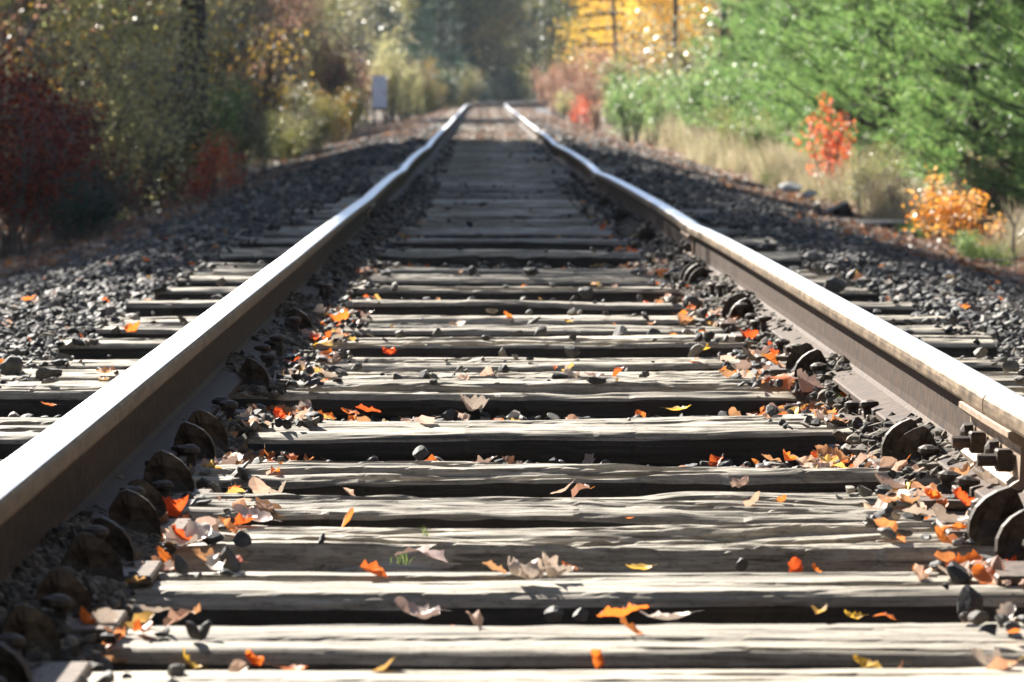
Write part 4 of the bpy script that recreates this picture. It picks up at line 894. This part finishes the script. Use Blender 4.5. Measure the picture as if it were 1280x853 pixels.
# ---- left side ------------------------------------------------------------
GL = 'bushes left of the track'
for px, y, h, mt, lab in [
  (15, 29, 1.2, 'darkred', 'dark crimson bush at the left edge of the photo'),
  (75, 30.5, 1.1, 'darkred', 'dark crimson bush second from the left edge'),
  (45, 33, 1.45, 'darkred', 'taller dark red bush behind the crimson ones at the left edge'),
  (112, 33, 0.8, 'darkred', 'low dark red bush right of the crimson ones'),
  (-60, 29, 1.5, 'darkred', 'dark red bush cut off by the left edge')]:
    shrub(XY(px, y), y, h, mt, lab, GL, wide=1.1)
shrub(XY(107, 29), 29, 0.62, 'darkgreen', 'rounded dark green bush at the foot of the crimson ones', GL, wide=1.2)
shrub(XY(92, 30), 30, 0.5, 'darkgreen', 'smaller dark green bush behind the rounded one', GL, wide=1.2)
for px, y, h, mt, lab, src, wd in [
  (272, 41, 0.78, 'red', 'bright red bush beside the left ballast shoulder', [BIGLEAF[3]], 1.15),
  (250, 42.5, 0.5, 'red', 'smaller bright red sprout left of the bright red bush', [BIGLEAF[0]], 1.5),
  (292, 43, 0.66, 'red', 'pinkish red sprigs right behind the bright red bush', BIGLEAF, 0.7),
  (225, 43, 0.55, 'russet', 'low russet bush left of the bright red one', BIGLEAF, 1.3),
  (195, 41, 0.5, 'darkred', 'low maroon bush by the left ballast shoulder', SHR, 1.2),
  (250, 44, 0.45, 'russet', 'small rusty bush in front of the bright red one', SHR, 1.1),
  (330, 60, 0.9, 'cream', 'pale yellow-green weeds beyond the bright red bush', SHR, 0.8),
  (355, 66, 0.8, 'olive', 'olive weeds at the left shoulder further along', SHR, 1.1),
  (395, 75, 1.1, 'olive', 'yellowish olive bush further along the left shoulder', SHR, 1.1),
  (370, 70, 1.0, 'greybrown', 'grey-brown bush further along the left shoulder', SHR, 1),
  (420, 90, 1.4, 'mixed', 'mixed olive and tan bush below the reddish brush near the cabinet', SHR, 1.1),
  (440, 112, 1.5, 'olive', 'olive bush just left of the grey cabinet', SHR, .8),
  (448, 140, 2.4, 'russet', 'reddish brush right behind the left of the cabinet', SHR, .9),
  (488, 140, 3.0, 'cream', 'tall creamy yellow bush rising behind the grey cabinet', SHR, .6),
  (505, 142, 2.2, 'cream', 'cream-green bush right of the grey cabinet', SHR, .7),
  (522, 150, 1.6, 'cream', 'low pale bush furthest right behind the cabinet', SHR, .7),
  (410, 100, 2.6, 'russet', 'tall russet brush left of the cabinet', SHR, 1),
]: shrub(XY(px, y), y, h, mt, lab, GL, src=src, wide=wd)
for px, y, h, mt, lab in [(120, 37, 1.7, 'cream', 'tall pale yellow-green bush rising behind the crimson bushes'), (165, 39, 1.45, 'greybrown', 'tall grey-green bush right behind the crimson bushes'), (200, 42, 1.15, 'olive', 'olive bush left of the thick dark trunk'),
  (150, 42, 2.2, 'cream', 'pale leafy bush high behind the crimson bushes'), (255, 52, 1.6, 'green', 'green bush below the thick dark trunk'), (300, 56, 1.6, 'greybrown', 'grey-green bush behind the bright red one')]:
    shrub(XY(px, y), y, h, mt, lab, GL)
kr = random.Random(31)
LBL = {'mixed': 'tangled autumn bush in the brush left of the track', 'greybrown': 'grey twiggy bush in the brush left of the track', 'olive': 'olive leafy bush in the brush left of the track', 'green': 'green leafy bush in the brush left of the track', 'russet': 'russet bush in the brush left of the track', 'darkgreen': 'dark green bush in the brush left of the track', 'yellow': 'yellow-leaved bush in the brush left of the track', 'cream': 'pale bush in the brush left of the track'}
for i in range(62):
    y = 33 + 110 * (i / 62) ** 1.1 + kr.uniform(-2, 2); pxr = kr.uniform(-60, min(440, 150 + (y - 33) * 4.2)); x = XY(pxr, y)
    x = min(x, -3.9 - kr.uniform(0, 1.2)); h = (kr.uniform(0.9, 1.4) + max(0, -x - 4.3) * 0.35) * (1 + (y - 35) / 100)
    mt = kr.choice(['mixed', 'greybrown', 'cream', 'olive', 'mixed', 'greybrown', 'green', 'russet'])
    shrub(x, y, min(h, 4), mt, LBL[mt], GL, src=kr.choice([SHR, SHR, SPARSE]), wide=kr.uniform(.8, 1.2), seed=i)
GT = 'trees in the wood left of the track'
tree(XY(243, 47), 47, .95, TREE, 4, 'mixed', 'thick dark trunked tree with yellow vine standing above the left brush', GT, 1, 'broadleaf_tree')
# crowns standing left of the line, above the frame: they shade the middle distance
for i, (x, y, s, v) in enumerate([(-8.4 + .5 * math.sin(k * 2.3), 32.5 + k * 2.75, .93 + .07 * math.sin(k * 1.7), 4 + k % 2) for k in range(15)] + [(-14, 92, 1.1, 0), (-9.5, 106, 1, 1), (-8.5, 114, 1, 0), (-12, 110, 1.1, 2), (-16, 96, 1.1, 2), (-17, 118, 1.2, 0), (-12, 128, 1.1, 1), (-18, 138, 1.2, 2)]):
    tree(x, y, s, TREE, v, ['mixed', 'greybrown', 'olive', 'mixed'][i % 4], 'tall autumn tree in the wood left of the track', GT, i * 1.7, 'broadleaf_tree')
for i in range(26):
    y = 120 + i * 7; x = XY(kr.uniform(230, 480), y); x = min(x, -8.0)
    tree(x, y, kr.uniform(.8, 1.15), TREELOW, i % 2, kr.choice(['greybrown', 'greybrown', 'mixed', 'russet', 'olive']), 'grey-brown tree deep in the wood beyond the cabinet', 'trees deep in the left wood', i * 1.1, 'woodland_tree')
# the same wood goes on unseen; these trees are added to hold back skylight
for i in range(22):
    y = -34 + (i // 2) * 4.2 + kr.uniform(-1, 1); side = -1 if i % 2 else 1
    tree(side * kr.uniform(7.5, 10), min(y, 7) if side < 0 else y, kr.uniform(.9, 1.1), TREE, i % 3, ['mixed', 'greybrown'][i // 2 % 2], 'unseen tall autumn tree added beside the line behind the camera', 'unseen trees added behind the camera', i, 'broadleaf_tree')
for i in range(5):
    tree(-6 + i * 3.1, -38 - (i % 2) * 3, 1.1, TREE, i % 3, 'mixed', 'unseen tall autumn tree added beside the line behind the camera', 'unseen trees added behind the camera', i, 'broadleaf_tree')
for i in range(9):
    tree(kr.uniform(8.5, 12), 12 + i * 5.5, 1, TREE, i % 3, 'greybrown', 'tall autumn tree standing on the rise right of the track', 'trees behind the pines', i, 'broadleaf_tree')
# low leafy young trees filling the wood edge
for i in range(30):
    y = 48 + i * 4.0 + kr.uniform(-2, 2); x = -6.2 - kr.uniform(0, 2.5) - (y - 40) * 0.035
    tree(x, y, kr.uniform(.35, .65) * (1 + y / 220), TREELOW, i % 2, kr.choice(['mixed', 'greybrown', 'greybrown', 'olive', 'russet']), 'bushy young tree at the edge of the left wood', 'young trees at the left wood edge', i * 2.1, 'young_tree')
shrub(XY(180, 50), 50, 1.9, 'yellow', 'sparse yellow-green leafed sapling left of the thick dark trunk', GT, src=SPARSE, name='sapling', kind='sapling')
shrub(XY(270, 60), 60, 2.4, 'yellow', 'sparse yellow leafed sapling right of the thick dark trunk', GT, src=SPARSE, name='sapling', kind='sapling')
shrub(XY(325, 75), 75, 2.6, 'yellow', 'thin yellow leafed sapling in the middle of the left wood edge', GT, src=SPARSE, name='sapling', kind='sapling')
shrub(XY(178, 40), 40, 1.9, 'yellow', 'yellow-green leafed sapling close left of the thick dark trunk', GT, src=SPARSE, name='sapling', kind='sapling')
shrub(XY(20, 37), 37, 2.0, 'orange', 'sparse orange leafed sapling above the crimson bushes', GT, src=SPARSE, name='sapling', kind='sapling')
shrub(XY(60, 40), 40, 2.0, 'yellow', 'yellow leafed sapling above the crimson bushes', GT, src=SPARSE, name='sapling', kind='sapling')

kr = random.Random(90)
for i in range(46):
    sd_ = -1 if i % 2 else 1; y = 4 + (i // 2) * 1.05; x = sd_ * (4.9 + kr.uniform(0, 2.6)) if sd_ < 0 else 5.2 + kr.uniform(0, 2.5)
    mt = kr.choice(['mixed', 'olive', 'greybrown', 'russet', 'green'])
    if y < 29: shrub(x, y, kr.uniform(.6, 1.3), mt, 'low %s brush on the bank beside the near track' % {'mixed': 'autumn', 'olive': 'olive', 'greybrown': 'grey-brown', 'russet': 'russet', 'green': 'green'}[mt], 'brush beside the near track', seed=i)
# ---- right side -----------------------------------------------------------
for i, (px, y, s, v, lab) in enumerate([
  (1345, 35, .7, 0, 'nearest young pine, cut off by the right edge of the photo'),
  (1215, 44, .85, 1, 'broad bright pine above the orange bush'),
  (1120, 52, .95, 2, 'large pine behind the red sapling, its right neighbour'),
  (1270, 46, 1.0, 2, 'tall pine behind the nearest two at the right edge'),
  (1025, 65, .95, 0, 'dark-centred pine left of the red sapling'),
  (1070, 60, 1.0, 1, 'pine rising behind the red sapling'),
  (985, 76, .95, 2, 'leftmost pine bordering the golden trees'),
  (1170, 54, 1.1, 0, 'tall pine second row behind the orange bush'),
  (950, 88, .85, 1, 'smaller distant pine beside the utility pole'),
  (1010, 82, 1.2, 2, 'tall distant pine in the second row'),
  (1095, 74, 1.2, 1, 'tallest pine in the rear row on the right'),
  (1210, 62, 1.2, 0, 'rear pine at the right part of the photo'),
  (1300, 54, 1.1, 1, 'rear pine at the right edge'),
  (1400, 38, .9, 2, 'pine just outside the right edge')]):
    pine(XY(px, y), y, s, v, lab, rz=i * 1.3)
shrub(XY(1036, 45), 45, 1.22, 'red', 'slender red-leaved sapling in front of the pines', None, src=[BIGLEAF[3]], wide=.75, name='sapling', kind='sapling', rz=0.4)
shrub(XY(1052, 46), 46, .8, 'red', 'low red shoots at the right foot of the red sapling', None, src=[BIGLEAF[2]], wide=.7, name='sapling', kind='sapling', rz=1)
shrub(XY(1195, 28.5), 28.5, .52, 'orange', 'glowing orange bush below the nearest pines', None, src=[BIGLEAF[1]], wide=1.2)
shrub(XY(1170, 30), 30, .58, 'orange', 'amber bush left behind the glowing orange one', None, src=[BIGLEAF[2]], wide=1.1)
shrub(XY(1245, 28), 28, .36, 'orange', 'low orange shoots right of the glowing orange bush', None, src=[BIGLEAF[0]], wide=1.2)
shrub(XY(1215, 26.5), 26.5, .26, 'green', 'low green and yellow weeds in front of the orange bush', None, src=SHR, wide=1.5)
shrub(XY(1125, 37), 37, .42, 'russet', 'russet weeds right of the red sapling', None, src=BIGLEAF, wide=1.3)
shrub(XY(1080, 39), 39, .5, 'greybrown', 'grey-brown weeds below the red sapling', None, src=SPARSE, wide=1.1)
shrub(XY(1095, 41), 41, .7, 'olive', 'olive weeds behind the russet ones right of the red sapling', None, src=SHR, wide=1)
GR = 'bushes right of the track'
for px, y, h, mt, lab, src, wd in [
  (728, 112, 1.0, 'red', 'small bright red bush at the far right shoulder', [BIGLEAF[3]], .9),
  (719, 118, .8, 'red', 'second red bush behind the small bright one', [BIGLEAF[0]], 1.1),
  (745, 105, .8, 'russet', 'low russet weeds under the small red bush', SHR, 1),
  (705, 130, 1.0, 'cream', 'pale yellow weeds left of the small red bush', SHR, .8),
  (790, 88, 1.55, 'green', 'light green bush left end of the green row', SHR, 1.1),
  (830, 84, 1.6, 'green', 'light green bush below the utility pole', SHR, 1.1),
  (870, 80, 1.7, 'green', 'light green bush right of the utility pole', SHR, 1.1),
  (905, 72, 1.7, 'green', 'light green bush beside the distant pines', SHR, 1.1),
  (850, 95, 2.1, 'green', 'taller green bush behind the green row', SHR, 1.2),
  (785, 102, 2.0, 'green', 'tall green bush at the back left of the green row', SHR, .8),
  (900, 90, 2.3, 'green', 'tall green bush at the back right of the green row', SHR, 1.1),
  (960, 60, 1.1, 'green', 'green bush just right of the tall dry grass', SHR, 1.2),
  (930, 64, 1.1, 'olive', 'olive bush behind the tall dry grass', SHR, 1.2),
  (815, 100, 1.2, 'olive', 'olive bush in front of the green row', SHR, 1),
]: shrub(XY(px, y), y, h, mt, lab, GR, src=src, wide=wd)
for i, (px, y, h, mt) in enumerate([(692, 160, 2.1, 'russet'), (715, 150, 2.3, 'russet'), (738, 142, 2.6, 'russet'), (700, 140, 1.5, 'russet'), (762, 131, 2.2, 'russet'), (682, 175, 1.9, 'russet'), (735, 128, 1.6, 'russet'), (775, 130, 2.9, 'russet')]):
    shrub(XY(px, y), y, h, mt, 'pinkish russet bush where the track bends right', 'russet bushes at the bend', wide=.75, seed=i)
for i, (px, y, s, v) in enumerate([(800, 150, .8, 0), (850, 165, .9, 1), (780, 180, .9, 1), (880, 150, .75, 0), (825, 190, 1, 0)]):
    tree(XY(px, y), y, s, TREELOW, v, 'yellow', ['golden yellow tree left of the utility pole', 'golden yellow tree directly behind the utility pole', 'golden tree behind the crossarmed pole', 'golden tree right of the utility pole', 'golden tree furthest back near the utility pole'][i], 'golden trees beyond the green bushes', i * 1.9, 'golden_tree')
kr = random.Random(12)
for i in range(22):
    y = kr.uniform(34, 88); mt = ['russet', 'greybrown', 'olive', 'mixed'][i % 4]
    shrub(3.9 + kr.uniform(0, 1.0) + (y - 36) * .01, y, kr.uniform(.35, .75) * (.6 + y / 90), mt, 'thin %s weed among the dry grass right of the track' % {'russet': 'russet', 'greybrown': 'grey-brown', 'olive': 'olive', 'mixed': 'yellow and brown'}[mt], 'weeds among the dry grass', src=[SPARSE, BIGLEAF][i % 2], seed=i, name='weed', kind='weed')
for i in range(40):
    sd_ = -1 if i % 3 else 1; y = kr.uniform(0, 62); x = sd_ * kr.uniform(12.5 if sd_ < 0 else 13, 30)
    tree(x, y, kr.uniform(.65, .85), TREELOW, i % 2, kr.choice(['mixed', 'greybrown', 'olive', 'russet']), 'autumn tree standing back from the near track', 'woods beside the near track', i, 'broadleaf_tree')
for i in range(60):
    y = kr.uniform(66, 190); x = -kr.uniform(17, 24 + y * .22)
    tree(x, y, kr.uniform(.9, 1.3), TREELOW, i % 2, kr.choice(['mixed', 'greybrown', 'greybrown', 'olive', 'russet']), 'autumn tree deep in the left wood behind its edge', 'trees deep in the left wood', i, 'woodland_tree')
# dry grass tussocks
GRASS = [tuft('grass_tussock', None, [300, 380, 220, 330][i], [.75, .6, .85, .5][i], [.45, .55, .35, .6][i], MF['grass'], None, None, 40 + i, 0.0045, lean=[.3, .38, .25, .42][i]) for i in range(4)]
GRASSG = [tuft('grass_tussock', None, 300, 0.4, 0.28, MF['greengrass'], None, None, 60 + i, 0.005, lean=.3) for i in range(2)]
kr = random.Random(77)
for i in range(130):
    y = kr.uniform(33, 95); x = 3.6 + kr.uniform(0, 1.3) + (y - 36) * .01; s = kr.uniform(.6, 1.1) * (.6 + (y - 30) / 80)
    if y < 41 and i % 3: y += 30
    o = obj('grass_tussock', GRASSG[0] if i % 6 == 5 else GRASS[i % 4], None, (x, y, float(gz(x, y)) - .02), (kr.uniform(-.12, .12), kr.uniform(-.12, .12), kr.uniform(0, 6)), s)
    tag(o, 'low green grass tuft along the right shoulder' if i % 6 == 5 else 'tall tan grass tussock along the right shoulder', 'dry grass', 'dry grass tussocks right of the track')
for i in range(46):
    y = kr.uniform(27, 110); x = -3.45 - kr.uniform(0, .9) - (y - 30) * .006; s = kr.uniform(.3, .8) * (.6 + (y - 30) / 100)
    me = GRASS[i % 4] if i % 3 else GRASSG[i % 2]
    o = obj('grass_tussock', me, None, (x, y, float(gz(x, y)) - .02), (0, 0, kr.uniform(0, 6)), s)
    tag(o, 'low tan grass tussock along the left shoulder' if i % 3 else 'low green grass tussock along the left shoulder', 'dry grass' if i % 3 else 'grass', 'grass tussocks left of the track')
for i, (px, y) in enumerate([(1270, 27), (1240, 26), (1290, 29), (1150, 31), (1115, 33)]):
    x = XY(px, y); o = obj('grass_tussock', GRASSG[i % 2] if i % 2 else GRASS[i % 4], None, (x, y, float(gz(x, y)) - .02), (0, 0, i), .5)
    tag(o, 'short grass tussock at the foot of the orange bush', 'grass', 'short grass by the orange bush')

# discarded timbers on the right verge
def timber(px0, px1, y0, y1, h, label, tilt=0):
    p0 = Vector((XY(px0, y0), y0, 0)); p1 = Vector((XY(px1, y1), y1, 0)); c = (p0 + p1) / 2; L = (p1 - p0).length
    me = tie_mesh('discarded_timber', .22, .16, int(px0), 4, 1.5, L=L, nx=60, nt=14)
    tag(obj('discarded_timber', me, None, (c.x, c.y, float(gz(c.x, c.y)) + h), (0, R(tilt), math.atan2((p1 - p0).y, (p1 - p0).x))), label, 'timber', 'discarded timbers on the verge')
timber(1050, 1135, 32.6, 32.4, .10, 'dark discarded timber lying under the red sapling')
timber(1122, 1178, 31.0, 31.2, .09, 'short dark timber end beside the orange bush')
timber(1020, 1060, 34.4, 34.4, .13, 'grey weathered board tilted up left of the dark timber', -24)
# bare branch at right edge
a = Acc(); a.tube([(0, 0, 0), (-.03, 0, .15), (-.02, 0, .3), (-.08, 0, .42)], [.014, .012, .009, .005], 6); a.tube([(-.02, 0, .3), (.05, .02, .42)], [.007, .003], 5); a.tube([(0, 0, .02), (.12, -.1, .03), (.3, -.15, .06)], [.012, .01, .006], 6)
x = XY(1272, 26.5); tag(obj('bare_branch', a.mesh('bare_branch', [M_TWIG]), None, (x, 26.5, float(gz(x, 26.5)) - .02)), 'bare grey branch sticking up at the right edge of the photo', 'branch')
a = Acc(); a.tube([(-.3, 0, .03), (-.1, .05, .07), (.1, 0, .05), (.35, -.05, .09)], [.006, .008, .008, .004], 5); a.tube([(-.1, .05, .07), (-.2, .1, .16)], [.006, .002], 5); a.tube([(.1, 0, .05), (.2, .08, .14)], [.005, .002], 5)
x = XY(1215, 24.5); tag(obj('bare_branch', a.mesh('bare_branch', [M_TWIG]), None, (x, 24.5, float(gz(x, 24.5)))), 'bare forked twig lying on the ballast near the right edge', 'branch')

# cabinet on legs, left shoulder
y = 131.0; x = XY(474.5, y); g = float(gz(x, y)) + .17; e = empty('signal_cabinet', (x, y, g)); tag(e, 'pale grey metal trackside cabinet on two legs beyond the left brush', 'cabinet')
a = Acc(); a.box((0, 0, 1.0), (.48, .4, 1.08), bev=.015); obj('housing', a.mesh('housing', [M_GREY]), e)
a = Acc(); a.box((0, 0, 1.56), (.52, .46, .04), bev=.01); obj('lid', a.mesh('lid', [M_GREY]), e)
a = Acc(); a.box((0, -.212, 1.0), (.42, .02, .98), bev=.006); d = obj('door', a.mesh('door', [M_GREY]), e)
a = Acc(); a.box((.16, -.235, 1.0), (.03, .03, .12), bev=.005); obj('handle', a.mesh('handle', [M_IRON]), d)
a = Acc(); a.box((0, 0, .42), (.5, .36, .07), bev=.01); obj('bottom_frame', a.mesh('bottom_frame', [M_IRON]), e)
for s in (-1, 1): a = Acc(); a.box((s * .18, 0, .08), (.07, .1, .63), bev=.01); obj('leg', a.mesh('leg', [M_IRON]), e)
# utility pole
y = 118; x = XY(843, y); e = empty('utility_pole', (x, y, float(gz(x, y)))); tag(e, 'dark slender utility pole in front of the golden trees', 'utility pole')
a = Acc(); a.tube([(0, 0, -.5), (0.01, 0, 4), (0, 0, 9)], [.085, .075, .06], 10); obj('pole', a.mesh('pole', [M_POLE], True), e)
a = Acc(); a.box((0, 0, 8.3), (1.8, .1, .12), bev=.01); ca = obj('crossarm', a.mesh('crossarm', [M_POLE]), e)
for k in (-.8, -.3, .3, .8): a = Acc(); a.tube([(k, 0, 8.36), (k, 0, 8.44), (k, 0, 8.5)], [.02, .045, .02], 8); obj('insulator', a.mesh('insulator', [M_GREY]), ca)
# old telegraph pole with crossarms
y = 135; x = XY(774, y); e = empty('telegraph_pole', (x, y, float(gz(x, y)))); e.rotation_euler = (0, R(-3), 0); tag(e, 'old telegraph pole with stacked crossarms left of the golden trees', 'telegraph pole')
a = Acc(); a.tube([(0, 0, -.4), (0, 0, 3), (0, 0, 5.4)], [.07, .065, .06], 9); obj('pole', a.mesh('pole', [M_POLE], True), e)
for k, zz in enumerate((2.95, 3.5, 4.0, 4.55)):
    a = Acc(); a.box((-.55 + .12 * k, -.12, zz), (1.5, .1, .085), bev=.01); ca = obj('crossarm', a.mesh('crossarm', [M_POLE]), e)
    for q in (-1.1, -.7, -.35, .05): a = Acc(); a.tube([(q + .12 * k, -.12, zz + .04), (q + .12 * k, -.12, zz + .1), (q + .12 * k, -.12, zz + .14)], [.014, .03, .015], 7); obj('insulator', a.mesh('insulator', [M_GREY]), ca)

# ---- woods at the end of the line ------------------------------------------
kr = random.Random(5)
GE = 'evergreens at the end of the line'
for i, (px, y, s) in enumerate([(550, 190, 1.0), (532, 200, 1.1), (568, 205, 1.0), (690, 250, 1.5), (665, 280, 1.9), (722, 230, 1.3), (590, 290, 1.6), (515, 240, 1.5), (640, 300, 2.0), (480, 260, 1.7)]):
    pine(XY(px, y), y, s, i % 3, ['dark low evergreen left of where the rails vanish', 'dark evergreen second left of the vanishing rails', 'dark evergreen touching the vanishing left rail', 'narrow dark conifer above the bend of the track', 'tall dark conifer behind the bend of the track', 'small conifer behind the telegraph pole', 'far conifer straight beyond the vanishing rails', 'far conifer behind the creamy bush', 'farthest conifer beyond the bend', 'far conifer behind the grey cabinet'][i], GE, i, 'darkgreen', 'conifer')
for i in range(46):
    y = kr.uniform(205, 330); px = kr.uniform(420, 780); x = XY(px, y)
    if abs(x - float(xc(min(y, 262)))) < 5: x = float(xc(y)) - 6.5 - kr.random() * 4
    tree(x, y, kr.uniform(.8, 1.2), TREELOW if i % 3 else TREE, i % 2, kr.choice(['greybrown', 'darkgreen', 'olive', 'darkgreen', 'mixed']), 'hazy brown and olive tree beyond the end of the straight', 'trees beyond the end of the straight', i * 1.3, 'distant_tree')
for i in range(34):
    y = kr.uniform(168, 215); px = kr.uniform(490, 640); x = XY(px, y); x = min(x, float(xc(y)) - 4.2)
    shrub(x, y, kr.uniform(1.5, 3), kr.choice(['greybrown', 'olive', 'darkgreen', 'mixed']), 'dull bush beyond the end of the straight', 'bushes beyond the end of the straight', seed=i)
for i in range(16):     # behind the right-hand pines and golden trees
    y = kr.uniform(85, 200); x = XY(kr.uniform(860, 1250), y)
    tree(x, y, kr.uniform(.7, 1), TREELOW, i % 2, kr.choice(['greybrown', 'olive', 'green', 'russet']), 'autumn tree on the rise behind the pines', 'trees behind the pines', i, 'background_tree')
# far wooded hillside, one mass
n = 60000; r_ = np.random.RandomState(8); y = r_.uniform(330, 520, n); x = r_.uniform(-90, 110, n); cl = noise2(x, y, 4, .08, .08)
z = gz(x, y) + r_.rand(n) * 15 * (0.7 + .3 * cl); V, Fc = quads(np.stack([x, y, z], 1), r_, 1.1, .8)
tag(obj('far_woods', mesh_np('far_woods', V, Fc, [MF['greybrown']])), 'distant grey-brown wood covering the hillside', 'wood', None, 'stuff')

hz, n, l, b, o = new_mat('haze_air'); n.remove(b)
pv = n.new('ShaderNodeVolumePrincipled'); pv.inputs['Density'].default_value = 0.00015; pv.inputs['Color'].default_value = (0.72, 0.86, 1, 1); pv.inputs['Anisotropy'].default_value = 0.3
l.new(pv.outputs[0], o.inputs['Volume'])
a = Acc(); a.box((0, 560, 60), (900, 1300, 260)); tag(obj('haze', a.mesh('haze', [hz])), 'thin pale autumn haze in the air', 'haze', None, 'stuff')
